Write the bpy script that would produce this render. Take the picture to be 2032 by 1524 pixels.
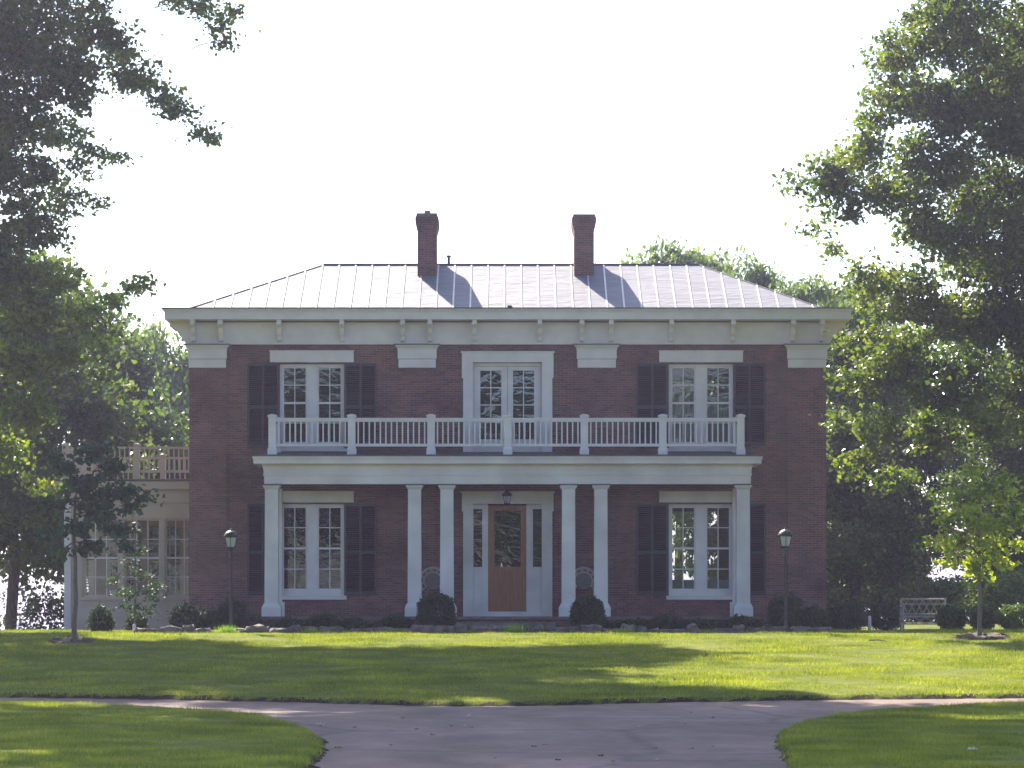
import bpy, math, random
import numpy as np
from mathutils import Vector
R = math.radians
PI = math.pi
rng = np.random.default_rng(7)
random.seed(7)
scene = bpy.context.scene
COL = scene.collection
for o in list(bpy.data.objects):
    bpy.data.objects.remove(o)

# ---------------------------------------------------------------- camera, sky, sun, exposure
FPX = 6400.0          # focal length in pixels of the 2032 px wide photograph
CX, CY = 1007.0, 1222.0   # principal point in the photograph
CAMZ = 1.6
cam_d = bpy.data.cameras.new("camera")
cam = bpy.data.objects.new("camera", cam_d)
COL.objects.link(cam)
scene.camera = cam
cam.location = (0, 0, CAMZ)
cam.rotation_euler = (R(90), 0, 0)
cam_d.sensor_width = 36
cam_d.lens = 36 * FPX / 2032
cam_d.shift_x = (1016 - CX) / 2032
cam_d.shift_y = (CY - 762) / 2032
cam_d.clip_end = 9000
cam_d.clip_start = 0.1

GLARE_DENSITY = 0.00065
SUN_EL, SUN_AZ = 42.0, -24.0      # azimuth from +Y towards +X
world = bpy.data.worlds.new("World")
scene.world = world
world.use_nodes = True
nt = world.node_tree
sky = nt.nodes.new('ShaderNodeTexSky')
sky.sky_type = 'NISHITA'
sky.sun_disc = False
sky.sun_elevation = R(SUN_EL)
sky.sun_rotation = R(SUN_AZ)
sky.air_density = 1.0
sky.dust_density = 1.2
sky.ozone_density = 3.0
bg = nt.nodes['Background']
bg.inputs['Strength'].default_value = 0.11
nt.links.new(sky.outputs['Color'], bg.inputs['Color'])

sd = bpy.data.lights.new("sun", 'SUN')
sd.energy = 5.0
sd.angle = R(0.5)
sd.color = (1.0, 0.93, 0.80)
sun = bpy.data.objects.new("sun", sd)
COL.objects.link(sun)
svec = Vector((math.sin(R(SUN_AZ)) * math.cos(R(SUN_EL)), math.cos(R(SUN_AZ)) * math.cos(R(SUN_EL)), math.sin(R(SUN_EL))))
sun.rotation_euler = (-svec).to_track_quat('-Z', 'Y').to_euler()
sun.location = svec * 200

scene.view_settings.view_transform = 'Standard'
scene.view_settings.look = 'None'
scene.view_settings.gamma = 1
scene.view_settings.exposure = 1.58
scene.render.engine = 'CYCLES'
scene.cycles.max_bounces = 10
scene.cycles.transparent_max_bounces = 12
scene.cycles.transmission_bounces = 6
scene.cycles.volume_bounces = 0

# ---------------------------------------------------------------- helpers
def WX(px, Y): return (px - CX) * Y / FPX
def WZ(py, Y): return CAMZ + (CY - py) * Y / FPX

def tag(o, label=None, cat=None, group=None, kind=None):
    if label: o['label'] = label
    if cat: o['category'] = cat
    if group: o['group'] = group
    if kind: o['kind'] = kind
    return o

def empty(name, loc, label, cat, group=None):
    o = bpy.data.objects.new(name, None)
    o.empty_display_size = 0.3
    COL.objects.link(o)
    o.location = loc
    return tag(o, label, cat, group)

def link_mesh(name, me, mat, parent=None, smooth=False):
    o = bpy.data.objects.new(name, me)
    COL.objects.link(o)
    if mat: me.materials.append(mat)
    if parent:
        o.parent = parent
        p = parent
        off = Vector((0, 0, 0))
        while p is not None:
            off += Vector(p.location); p = p.parent
        o.location = -off        # geometry is given in world space
    if smooth:
        me.polygons.foreach_set('use_smooth', [True] * len(me.polygons))
    return o

class MB:
    """collects shapes, then links them as ONE mesh object (world coordinates)"""
    def __init__(s): s.v = []; s.f = []
    def add(s, vs, fs):
        n = len(s.v); s.v += [tuple(v) for v in vs]; s.f += [tuple(i + n for i in f) for f in fs]; return s
    def box(s, x0, x1, y0, y1, z0, z1):
        if x0 > x1: x0, x1 = x1, x0
        if z0 > z1: z0, z1 = z1, z0
        return s.add([(x0, y0, z0), (x1, y0, z0), (x1, y1, z0), (x0, y1, z0), (x0, y0, z1), (x1, y0, z1), (x1, y1, z1), (x0, y1, z1)],
                     [(0, 1, 5, 4), (1, 2, 6, 5), (2, 3, 7, 6), (3, 0, 4, 7), (4, 5, 6, 7), (3, 2, 1, 0)])
    def frust(s, cx, cy, a0, b0, z0, a1, b1, z1):
        """rectangular frustum, half sizes a (x) b (y)"""
        return s.add([(cx - a0, cy - b0, z0), (cx + a0, cy - b0, z0), (cx + a0, cy + b0, z0), (cx - a0, cy + b0, z0),
                      (cx - a1, cy - b1, z1), (cx + a1, cy - b1, z1), (cx + a1, cy + b1, z1), (cx - a1, cy + b1, z1)],
                     [(0, 1, 5, 4), (1, 2, 6, 5), (2, 3, 7, 6), (3, 0, 4, 7), (4, 5, 6, 7), (3, 2, 1, 0)])
    def tube(s, pts, rad, n=8, cap=True):
        pts = [Vector(p) for p in pts]
        if not hasattr(rad, '__len__'): rad = [rad] * len(pts)
        base = len(s.v)
        ref = None
        for i, p in enumerate(pts):
            t = (pts[min(i + 1, len(pts) - 1)] - pts[max(i - 1, 0)])
            if t.length < 1e-9: t = Vector((0, 0, 1))
            t.normalize()
            if ref is None:
                ref = t.orthogonal().normalized()
            ref = (ref - t * ref.dot(t))
            if ref.length < 1e-6: ref = t.orthogonal()
            ref.normalize()
            b = t.cross(ref)
            for k in range(n):
                a = 2 * PI * k / n
                s.v.append(tuple(p + (ref * math.cos(a) + b * math.sin(a)) * rad[i]))
        for i in range(len(pts) - 1):
            for k in range(n):
                k2 = (k + 1) % n
                s.f.append((base + i * n + k, base + i * n + k2, base + (i + 1) * n + k2, base + (i + 1) * n + k))
        if cap:
            s.f.append(tuple(base + k for k in range(n))[::-1])
            s.f.append(tuple(base + (len(pts) - 1) * n + k for k in range(n)))
        return s
    def lathe(s, cx, cy, prof, n=16, rot=0.0):
        base = len(s.v)
        for r, z in prof:
            for k in range(n):
                a = 2 * PI * k / n + rot
                s.v.append((cx + r * math.cos(a), cy + r * math.sin(a), z))
        for i in range(len(prof) - 1):
            for k in range(n):
                k2 = (k + 1) % n
                s.f.append((base + i * n + k, base + i * n + k2, base + (i + 1) * n + k2, base + (i + 1) * n + k))
        s.f.append(tuple(base + k for k in range(n))[::-1])
        s.f.append(tuple(base + (len(prof) - 1) * n + k for k in range(n)))
        return s
    def build(s, name, mat, parent=None, smooth=False, bevel=0):
        me = bpy.data.meshes.new(name)
        me.from_pydata(s.v, [], s.f)
        me.update()
        o = link_mesh(name, me, mat, parent, smooth)
        if bevel:
            m = o.modifiers.new('bevel', 'BEVEL'); m.width = bevel; m.segments = 2; m.limit_method = 'ANGLE'
        return o

def copy_tree(o, parent=None):
    c = o.copy(); COL.objects.link(c)
    if parent: c.parent = parent
    for ch in list(o.children): copy_tree(ch, c)
    return c

def holed_wall(mb, x0, x1, z0, z1, y0, y1, holes):
    """a wall in the XZ plane between y0 and y1 with rectangular holes"""
    xs = sorted({x0, x1} | {h[0] for h in holes} | {h[1] for h in holes})
    zs = sorted({z0, z1} | {h[2] for h in holes} | {h[3] for h in holes})
    def solid(i, j):
        if i < 0 or j < 0 or i >= len(xs) - 1 or j >= len(zs) - 1: return False
        cx, cz = (xs[i] + xs[i + 1]) / 2, (zs[j] + zs[j + 1]) / 2
        return not any(h[0] < cx < h[1] and h[2] < cz < h[3] for h in holes)
    for i in range(len(xs) - 1):
        for j in range(len(zs) - 1):
            if not solid(i, j): continue
            a, b, c, d = xs[i], xs[i + 1], zs[j], zs[j + 1]
            mb.add([(a, y0, c), (b, y0, c), (b, y0, d), (a, y0, d)], [(0, 1, 2, 3)])
            mb.add([(a, y1, c), (b, y1, c), (b, y1, d), (a, y1, d)], [(3, 2, 1, 0)])
            if not solid(i - 1, j): mb.add([(a, y0, c), (a, y0, d), (a, y1, d), (a, y1, c)], [(0, 1, 2, 3)])
            if not solid(i + 1, j): mb.add([(b, y0, c), (b, y1, c), (b, y1, d), (b, y0, d)], [(0, 1, 2, 3)])
            if not solid(i, j - 1): mb.add([(a, y0, c), (a, y1, c), (b, y1, c), (b, y0, c)], [(0, 1, 2, 3)])
            if not solid(i, j + 1): mb.add([(a, y0, d), (b, y0, d), (b, y1, d), (a, y1, d)], [(0, 1, 2, 3)])

# ---------------------------------------------------------------- materials
def new_mat(name):
    m = bpy.data.materials.new(name); m.use_nodes = True
    nt = m.node_tree
    return m, nt, nt.nodes, nt.links, nt.nodes['Principled BSDF']

def ramp(N, stops):
    r = N.new('ShaderNodeValToRGB')
    e = r.color_ramp.elements
    while len(e) < len(stops): e.new(0.5)
    for k, (p, c) in enumerate(stops):
        e[k].position = p; e[k].color = (*c, 1)
    return r

def noise_mat(name, c1, c2, scale=3.0, rough=0.6, bump=0.0, bscale=40, detail=5, spec=0.5, metal=0.0, streak=None):
    m, nt, N, L, P = new_mat(name)
    tc = N.new('ShaderNodeTexCoord')
    src = tc.outputs['Object']
    if streak:
        mp = N.new('ShaderNodeMapping'); mp.inputs['Scale'].default_value = streak
        L.new(src, mp.inputs['Vector']); src = mp.outputs['Vector']
    n = N.new('ShaderNodeTexNoise'); n.inputs['Scale'].default_value = scale; n.inputs['Detail'].default_value = detail
    L.new(src, n.inputs['Vector'])
    r = ramp(N, [(0.3, c1), (0.7, c2)])
    L.new(n.outputs['Fac'], r.inputs['Fac'])
    L.new(r.outputs['Color'], P.inputs['Base Color'])
    P.inputs['Roughness'].default_value = rough
    P.inputs['Metallic'].default_value = metal
    P.inputs['Specular IOR Level'].default_value = spec
    if bump:
        n2 = N.new('ShaderNodeTexNoise'); n2.inputs['Scale'].default_value = bscale; n2.inputs['Detail'].default_value = 4
        L.new(src, n2.inputs['Vector'])
        b = N.new('ShaderNodeBump'); b.inputs['Strength'].default_value = bump; b.inputs['Distance'].default_value = 0.02
        L.new(n2.outputs['Fac'], b.inputs['Height']); L.new(b.outputs['Normal'], P.inputs['Normal'])
    return m

def brick_mat():
    m, nt, N, L, P = new_mat('red_brick')
    tc = N.new('ShaderNodeTexCoord')
    sep = N.new('ShaderNodeSeparateXYZ'); L.new(tc.outputs['Object'], sep.inputs[0])
    ad = N.new('ShaderNodeMath'); ad.operation = 'ADD'
    L.new(sep.outputs['X'], ad.inputs[0]); L.new(sep.outputs['Y'], ad.inputs[1])
    cb = N.new('ShaderNodeCombineXYZ'); L.new(ad.outputs[0], cb.inputs['X']); L.new(sep.outputs['Z'], cb.inputs['Y'])
    br = N.new('ShaderNodeTexBrick')
    br.inputs['Scale'].default_value = 1.0
    br.inputs['Brick Width'].default_value = 0.19
    br.inputs['Row Height'].default_value = 0.058
    br.inputs['Mortar Size'].default_value = 0.008
    br.inputs['Mortar Smooth'].default_value = 0.3
    br.inputs['Color1'].default_value = (0.225, 0.090, 0.080, 1)
    br.inputs['Color2'].default_value = (0.115, 0.048, 0.044, 1)
    br.inputs['Mortar'].default_value = (0.22, 0.155, 0.15, 1)
    L.new(cb.outputs[0], br.inputs['Vector'])
    n = N.new('ShaderNodeTexNoise'); n.inputs['Scale'].default_value = 0.7; n.inputs['Detail'].default_value = 8; n.inputs['Roughness'].default_value = 0.65
    L.new(tc.outputs['Object'], n.inputs['Vector'])
    r = ramp(N, [(0.30, (0.50, 0.48, 0.50)), (0.52, (1, 1, 1)), (0.72, (1.4, 1.32, 1.3))])
    L.new(n.outputs['Fac'], r.inputs['Fac'])
    mx = N.new('ShaderNodeMixRGB'); mx.blend_type = 'MULTIPLY'; mx.inputs['Fac'].default_value = 1
    L.new(br.outputs['Color'], mx.inputs[1]); L.new(r.outputs['Color'], mx.inputs[2])
    n3 = N.new('ShaderNodeTexNoise'); n3.inputs['Scale'].default_value = 9; n3.inputs['Detail'].default_value = 3
    L.new(cb.outputs[0], n3.inputs['Vector'])
    r3 = ramp(N, [(0.64, (0, 0, 0)), (0.80, (1, 1, 1))])
    L.new(n3.outputs['Fac'], r3.inputs['Fac'])
    mx2 = N.new('ShaderNodeMixRGB'); mx2.inputs[2].default_value = (0.34, 0.25, 0.23, 1)
    sc = N.new('ShaderNodeMath'); sc.operation = 'MULTIPLY'; sc.inputs[1].default_value = 0.5
    L.new(r3.outputs['Color'], sc.inputs[0]); L.new(sc.outputs[0], mx2.inputs['Fac'])
    L.new(mx.outputs[0], mx2.inputs[1])
    L.new(mx2.outputs[0], P.inputs['Base Color'])
    P.inputs['Roughness'].default_value = 0.85
    b = N.new('ShaderNodeBump'); b.inputs['Strength'].default_value = 0.6; b.inputs['Distance'].default_value = 0.01; b.invert = True
    L.new(br.outputs['Fac'], b.inputs['Height']); L.new(b.outputs['Normal'], P.inputs['Normal'])
    return m

def glass_mat(name='window_glass', wav=0.015, boost=0.9):
    m, nt, N, L, P = new_mat(name)
    N.remove(P)
    out = N['Material Output']
    tr = N.new('ShaderNodeBsdfTransparent'); tr.inputs['Color'].default_value = (0.80, 0.84, 0.82, 1)
    gl = N.new('ShaderNodeBsdfGlossy'); gl.inputs['Roughness'].default_value = 0.015
    gl.inputs['Color'].default_value = (1, 1, 1, 1)
    fr = N.new('ShaderNodeFresnel'); fr.inputs['IOR'].default_value = 1.5
    mu = N.new('ShaderNodeMath'); mu.operation = 'MULTIPLY'; mu.inputs[1].default_value = boost; mu.use_clamp = True
    L.new(fr.outputs[0], mu.inputs[0])
    tc = N.new('ShaderNodeTexCoord')
    mp = N.new('ShaderNodeMapping'); mp.inputs['Scale'].default_value = (1.0, 1.0, 1.6)
    L.new(tc.outputs['Object'], mp.inputs['Vector'])
    n = N.new('ShaderNodeTexNoise'); n.inputs['Scale'].default_value = 2.2; n.inputs['Detail'].default_value = 2
    n.inputs['Distortion'].default_value = 0.8
    L.new(mp.outputs[0], n.inputs['Vector'])
    b = N.new('ShaderNodeBump'); b.inputs['Strength'].default_value = wav; b.inputs['Distance'].default_value = 0.3
    L.new(n.outputs['Fac'], b.inputs['Height'])
    L.new(b.outputs['Normal'], gl.inputs['Normal'])
    mx = N.new('ShaderNodeMixShader')
    L.new(mu.outputs[0], mx.inputs[0]); L.new(tr.outputs[0], mx.inputs[1]); L.new(gl.outputs[0], mx.inputs[2])
    L.new(mx.outputs[0], out.inputs['Surface'])
    return m

def roof_mat():
    m, nt, N, L, P = new_mat('terne_metal_roof')
    tc = N.new('ShaderNodeTexCoord')
    mp = N.new('ShaderNodeMapping'); mp.inputs['Scale'].default_value = (0.9, 3.2, 3.2)
    L.new(tc.outputs['Object'], mp.inputs['Vector'])
    n = N.new('ShaderNodeTexNoise'); n.inputs['Scale'].default_value = 1.5; n.inputs['Detail'].default_value = 3; n.inputs['Distortion'].default_value = 0.6
    L.new(mp.outputs[0], n.inputs['Vector'])
    b = N.new('ShaderNodeBump'); b.inputs['Strength'].default_value = 0.4; b.inputs['Distance'].default_value = 0.07
    L.new(n.outputs['Fac'], b.inputs['Height']); L.new(b.outputs['Normal'], P.inputs['Normal'])
    n2 = N.new('ShaderNodeTexNoise'); n2.inputs['Scale'].default_value = 1.2; n2.inputs['Detail'].default_value = 6
    L.new(tc.outputs['Object'], n2.inputs['Vector'])
    r = ramp(N, [(0.3, (0.165, 0.157, 0.19)), (0.7, (0.215, 0.205, 0.24))])
    L.new(n2.outputs['Fac'], r.inputs['Fac']); L.new(r.outputs['Color'], P.inputs['Base Color'])
    P.inputs['Roughness'].default_value = 0.6; P.inputs['Specular IOR Level'].default_value = 0.35
    P.inputs['Metallic'].default_value = 0.0
    return m

def leaf_mat(name, c_dark, c_mid, c_light, trans=0.4, rough=0.38, tcol=None, patch=0.5, spec=0.5):
    m, nt, N, L, P = new_mat(name)
    out = N['Material Output']
    geo = N.new('ShaderNodeNewGeometry')
    tc = N.new('ShaderNodeTexCoord')
    n = N.new('ShaderNodeTexNoise'); n.inputs['Scale'].default_value = patch; n.inputs['Detail'].default_value = 2
    L.new(tc.outputs['Object'], n.inputs['Vector'])
    m1 = N.new('ShaderNodeMath'); m1.operation = 'MULTIPLY'; m1.inputs[1].default_value = 0.45
    L.new(geo.outputs['Random Per Island'], m1.inputs[0])
    m2 = N.new('ShaderNodeMath'); m2.operation = 'MULTIPLY_ADD'; m2.inputs[1].default_value = 1.4; m2.inputs[2].default_value = -0.42
    L.new(n.outputs['Fac'], m2.inputs[0])
    m3 = N.new('ShaderNodeMath'); m3.operation = 'ADD'
    L.new(m1.outputs[0], m3.inputs[0]); L.new(m2.outputs[0], m3.inputs[1])
    r = ramp(N, [(0.1, c_dark), (0.5, c_mid), (0.9, c_light)])
    L.new(m3.outputs[0], r.inputs['Fac'])
    L.new(r.outputs['Color'], P.inputs['Base Color'])
    P.inputs['Roughness'].default_value = rough
    P.inputs['Specular IOR Level'].default_value = spec
    tl = N.new('ShaderNodeBsdfTranslucent')
    mc = N.new('ShaderNodeMixRGB'); mc.blend_type = 'MULTIPLY'; mc.inputs['Fac'].default_value = 1
    mc.inputs[2].default_value = (*(tcol or (1.9, 1.9, 0.9)), 1)
    L.new(r.outputs['Color'], mc.inputs[1]); L.new(mc.outputs[0], tl.inputs['Color'])
    mx = N.new('ShaderNodeMixShader'); mx.inputs[0].default_value = trans
    L.new(P.outputs[0], mx.inputs[1]); L.new(tl.outputs[0], mx.inputs[2])
    L.new(mx.outputs[0], out.inputs['Surface'])
    return m

M = {}
M['brick'] = brick_mat()
M['white'] = noise_mat('white_paint', (0.66, 0.595, 0.655), (0.775, 0.71, 0.77), 2.5, 0.5, 0.04, 25)
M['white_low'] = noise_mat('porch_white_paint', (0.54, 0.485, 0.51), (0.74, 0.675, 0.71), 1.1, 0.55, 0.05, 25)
M['cream'] = noise_mat('cream_paint', (0.46, 0.36, 0.30), (0.54, 0.43, 0.36), 2.0, 0.6, 0.05, 20)
M['shutter'] = noise_mat('dark_shutter_paint', (0.008, 0.011, 0.018), (0.015, 0.019, 0.028), 3, 0.45, 0.03)
M['roof'] = roof_mat()
M['seam'] = noise_mat('roof_seam_metal', (0.60, 0.55, 0.53), (0.72, 0.67, 0.63), 4, 0.4)
M['flash'] = noise_mat('dark_flashing', (0.06, 0.055, 0.07), (0.10, 0.09, 0.11), 4, 0.6)
M['door'] = noise_mat('oak_door_wood', (0.20, 0.062, 0.018), (0.31, 0.105, 0.032), 3.0, 0.35, 0.05, 30, streak=(8, 8, 0.7))
M['brass'] = noise_mat('brass', (0.75, 0.55, 0.18), (0.85, 0.65, 0.25), 6, 0.25, metal=1.0)
M['iron'] = noise_mat('black_iron', (0.012, 0.012, 0.014), (0.03, 0.03, 0.034), 8, 0.5, 0.05, 60)
M['glass'] = glass_mat()
M['wavy'] = glass_mat('old_wavy_glass', 0.05, 1.3)
M['lampglass'] = noise_mat('frosted_lamp_glass', (0.62, 0.64, 0.66), (0.75, 0.77, 0.8), 5, 0.2)
_n = M['lampglass'].node_tree.nodes['Principled BSDF']; _n.inputs['Transmission Weight'].default_value = 0.6
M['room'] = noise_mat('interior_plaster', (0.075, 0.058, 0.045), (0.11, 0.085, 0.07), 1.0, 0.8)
M['curtain'] = noise_mat('sheer_curtain', (0.62, 0.62, 0.62), (0.75, 0.74, 0.72), 3, 0.8, streak=(12, 12, 0.5))
M['blind'] = noise_mat('pale_blind', (0.30, 0.36, 0.36), (0.42, 0.47, 0.46), 3, 0.8)
M['bark'] = noise_mat('grey_bark', (0.035, 0.028, 0.022), (0.11, 0.09, 0.07), 5, 0.9, 0.8, 22, streak=(5, 5, 1.0))
M['thinbark'] = noise_mat('sapling_bark', (0.09, 0.065, 0.05), (0.18, 0.14, 0.11), 9, 0.85, 0.4, 40, streak=(4, 4, 1.0))
M['stone'] = noise_mat('limestone', (0.055, 0.042, 0.036), (0.20, 0.165, 0.145), 5, 0.9, 0.7, 16)
M['mulch'] = noise_mat('bark_mulch', (0.045, 0.03, 0.022), (0.17, 0.12, 0.085), 22, 0.95, 1.0, 60)
M['soil'] = noise_mat('bed_soil', (0.03, 0.022, 0.016), (0.07, 0.055, 0.04), 12, 0.95, 0.8, 40)
M['concrete'] = noise_mat('old_step_stone', (0.13, 0.10, 0.09), (0.22, 0.18, 0.16), 5, 0.9, 0.5, 30)
M['wicker'] = noise_mat('grey_wicker', (0.34, 0.31, 0.31), (0.50, 0.46, 0.45), 30, 0.8, 0.4, 80)
M['panelw'] = noise_mat('woven_wicker_panel', (0.12, 0.10, 0.10), (0.24, 0.21, 0.21), 40, 0.85, 0.6, 90)
M['twig'] = noise_mat('weathered_wood', (0.22, 0.18, 0.15), (0.42, 0.36, 0.31), 14, 0.85, 0.6, 40)
M['leaf_oak'] = leaf_mat('oak_leaves', (0.036, 0.064, 0.012), (0.088, 0.130, 0.022), (0.190, 0.205, 0.040), 0.44, 0.34, spec=0.4)
M['leaf_left'] = leaf_mat('left_oak_leaves', (0.034, 0.066, 0.012), (0.095, 0.145, 0.020), (0.220, 0.250, 0.034), 0.50, 0.42, spec=0.4)
M['leaf_bg'] = leaf_mat('dark_tree_leaves', (0.030, 0.060, 0.018), (0.066, 0.108, 0.028), (0.140, 0.175, 0.036), 0.42, 0.45, patch=0.35)
M['leaf_pale'] = leaf_mat('pale_tree_leaves', (0.06, 0.095, 0.045), (0.10, 0.15, 0.06), (0.17, 0.21, 0.08), 0.45, 0.45, patch=0.35)
M['leaf_backlit'] = leaf_mat('backlit_sapling_leaves', (0.12, 0.17, 0.016), (0.25, 0.31, 0.025), (0.44, 0.46, 0.05), 0.60, 0.4, tcol=(1.7, 1.7, 0.8), patch=1.5)  # lit copy of the sapling leaves, backlight put into the bright yellow
M['leaf_shade'] = leaf_mat('shaded_sapling_leaves', (0.020, 0.050, 0.024), (0.040, 0.085, 0.040), (0.085, 0.125, 0.065), 0.22, 0.68, patch=1.5)  # darker copy, the shade on these leaves is painted into their greens
M['leaf_bush'] = leaf_mat('bush_leaves', (0.018, 0.036, 0.012), (0.036, 0.062, 0.018), (0.065, 0.092, 0.028), 0.22, 0.62, patch=2)
M['leaf_weed'] = leaf_mat('weed_leaves', (0.09, 0.16, 0.02), (0.15, 0.24, 0.03), (0.24, 0.32, 0.05), 0.5, 0.5, patch=2)

def grass_mat(name, cols, trans, patch):
    return leaf_mat(name, *cols, trans=trans, rough=0.5, tcol=(1.6, 1.6, 0.8), patch=patch, spec=0.25)
M['grass'] = grass_mat('grass_blades', ((0.075, 0.110, 0.014), (0.175, 0.210, 0.022), (0.330, 0.340, 0.050)), 0.50, 0.9)

def lawn_mat():
    m, nt, N, L, P = new_mat('lawn_ground')
    tc = N.new('ShaderNodeTexCoord')
    n = N.new('ShaderNodeTexNoise'); n.inputs['Scale'].default_value = 0.8; n.inputs['Detail'].default_value = 8; n.inputs['Roughness'].default_value = 0.7
    L.new(tc.outputs['Object'], n.inputs['Vector'])
    r = ramp(N, [(0.25, (0.080, 0.105, 0.016)), (0.5, (0.160, 0.190, 0.024)), (0.72, (0.250, 0.250, 0.045))])
    L.new(n.outputs['Fac'], r.inputs['Fac'])
    n2 = N.new('ShaderNodeTexNoise'); n2.inputs['Scale'].default_value = 60; n2.inputs['Detail'].default_value = 3
    L.new(tc.outputs['Object'], n2.inputs['Vector'])
    r2 = ramp(N, [(0.3, (0.55, 0.5, 0.45)), (0.65, (1.15, 1.15, 1.1))])
    L.new(n2.outputs['Fac'], r2.inputs['Fac'])
    mx = N.new('ShaderNodeMixRGB'); mx.blend_type = 'MULTIPLY'; mx.inputs['Fac'].default_value = 1
    L.new(r.outputs['Color'], mx.inputs[1]); L.new(r2.outputs['Color'], mx.inputs[2])
    ge = N.new('ShaderNodeNewGeometry'); sx_ = N.new('ShaderNodeSeparateXYZ'); L.new(ge.outputs['True Normal'], sx_.inputs[0])
    rs = ramp(N, [(0.80, (1, 1, 1)), (0.93, (0, 0, 0))]); L.new(sx_.outputs['Z'], rs.inputs['Fac'])
    ms = N.new('ShaderNodeMixRGB'); ms.inputs[2].default_value = (0.05, 0.035, 0.025, 1)
    L.new(rs.outputs['Color'], ms.inputs['Fac']); L.new(mx.outputs[0], ms.inputs[1])
    L.new(ms.outputs[0], P.inputs['Base Color'])
    P.inputs['Roughness'].default_value = 0.9; P.inputs['Specular IOR Level'].default_value = 0.1
    b = N.new('ShaderNodeBump'); b.inputs['Strength'].default_value = 0.8; b.inputs['Distance'].default_value = 0.03
    L.new(n2.outputs['Fac'], b.inputs['Height']); L.new(b.outputs['Normal'], P.inputs['Normal'])
    return m
M['lawn'] = lawn_mat()

def asphalt_mat():
    m, nt, N, L, P = new_mat('drive_asphalt')
    tc = N.new('ShaderNodeTexCoord')
    mp = N.new('ShaderNodeMapping'); mp.inputs['Scale'].default_value = (0.55, 0.22, 1)
    L.new(tc.outputs['Object'], mp.inputs['Vector'])
    n = N.new('ShaderNodeTexNoise'); n.inputs['Scale'].default_value = 1.1; n.inputs['Detail'].default_value = 7; n.inputs['Roughness'].default_value = 0.62; n.inputs['Distortion'].default_value = 0.5
    L.new(mp.outputs[0], n.inputs['Vector'])
    r = ramp(N, [(0.30, (0.110, 0.058, 0.042)), (0.48, (0.185, 0.108, 0.082)), (0.70, (0.260, 0.168, 0.138))])
    L.new(n.outputs['Fac'], r.inputs['Fac'])
    n2 = N.new('ShaderNodeTexNoise'); n2.inputs['Scale'].default_value = 55; n2.inputs['Detail'].default_value = 4
    L.new(tc.outputs['Object'], n2.inputs['Vector'])
    r2 = ramp(N, [(0.3, (0.72, 0.70, 0.70)), (0.7, (1.22, 1.22, 1.22))])
    L.new(n2.outputs['Fac'], r2.inputs['Fac'])
    mx = N.new('ShaderNodeMixRGB'); mx.blend_type = 'MULTIPLY'; mx.inputs['Fac'].default_value = 1
    L.new(r.outputs['Color'], mx.inputs[1]); L.new(r2.outputs['Color'], mx.inputs[2])
    L.new(mx.outputs[0], P.inputs['Base Color'])
    vo = N.new('ShaderNodeTexVoronoi'); vo.feature = 'DISTANCE_TO_EDGE'; vo.inputs['Scale'].default_value = 0.28
    nd = N.new('ShaderNodeTexNoise'); nd.inputs['Scale'].default_value = 1.5; nd.inputs['Detail'].default_value = 4
    L.new(tc.outputs['Object'], nd.inputs['Vector'])
    mv = N.new('ShaderNodeMixRGB'); mv.inputs['Fac'].default_value = 0.35; L.new(tc.outputs['Object'], mv.inputs[1]); L.new(nd.outputs['Color'], mv.inputs[2])
    L.new(mv.outputs[0], vo.inputs['Vector'])
    rv = ramp(N, [(0.0, (0.45, 0.42, 0.4)), (0.022, (1, 1, 1))]); L.new(vo.outputs['Distance'], rv.inputs['Fac'])
    mz = N.new('ShaderNodeMixRGB'); mz.blend_type = 'MULTIPLY'; mz.inputs['Fac'].default_value = 0.8
    L.new(mx.outputs[0], mz.inputs[1]); L.new(rv.outputs['Color'], mz.inputs[2])
    ns = N.new('ShaderNodeTexNoise'); ns.inputs['Scale'].default_value = 0.5; ns.inputs['Detail'].default_value = 6; ns.inputs['Roughness'].default_value = .7
    L.new(mp.outputs[0], ns.inputs['Vector'])
    rn = ramp(N, [(0.36, (0.60, 0.50, 0.44)), (0.62, (1.28, 1.22, 1.20))]); L.new(ns.outputs['Fac'], rn.inputs['Fac'])
    my = N.new('ShaderNodeMixRGB'); my.blend_type = 'MULTIPLY'; my.inputs['Fac'].default_value = 1
    L.new(mz.outputs[0], my.inputs[1]); L.new(rn.outputs['Color'], my.inputs[2]); L.new(my.outputs[0], P.inputs['Base Color'])
    P.inputs['Roughness'].default_value = 0.75
    b = N.new('ShaderNodeBump'); b.inputs['Strength'].default_value = 0.4; b.inputs['Distance'].default_value = 0.01
    L.new(n2.outputs['Fac'], b.inputs['Height']); L.new(b.outputs['Normal'], P.inputs['Normal'])
    return m
M['asphalt'] = asphalt_mat()

def water_mat():
    m, nt, N, L, P = new_mat('lake_water')
    P.inputs['Base Color'].default_value = (0.05, 0.07, 0.08, 1)
    P.inputs['Roughness'].default_value = 0.18
    tc = N.new('ShaderNodeTexCoord')
    n = N.new('ShaderNodeTexNoise'); n.inputs['Scale'].default_value = 0.6; n.inputs['Detail'].default_value = 3
    L.new(tc.outputs['Object'], n.inputs['Vector'])
    b = N.new('ShaderNodeBump'); b.inputs['Strength'].default_value = 0.3; b.inputs['Distance'].default_value = 0.2
    L.new(n.outputs['Fac'], b.inputs['Height']); L.new(b.outputs['Normal'], P.inputs['Normal'])
    return m
M['water'] = water_mat()

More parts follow.
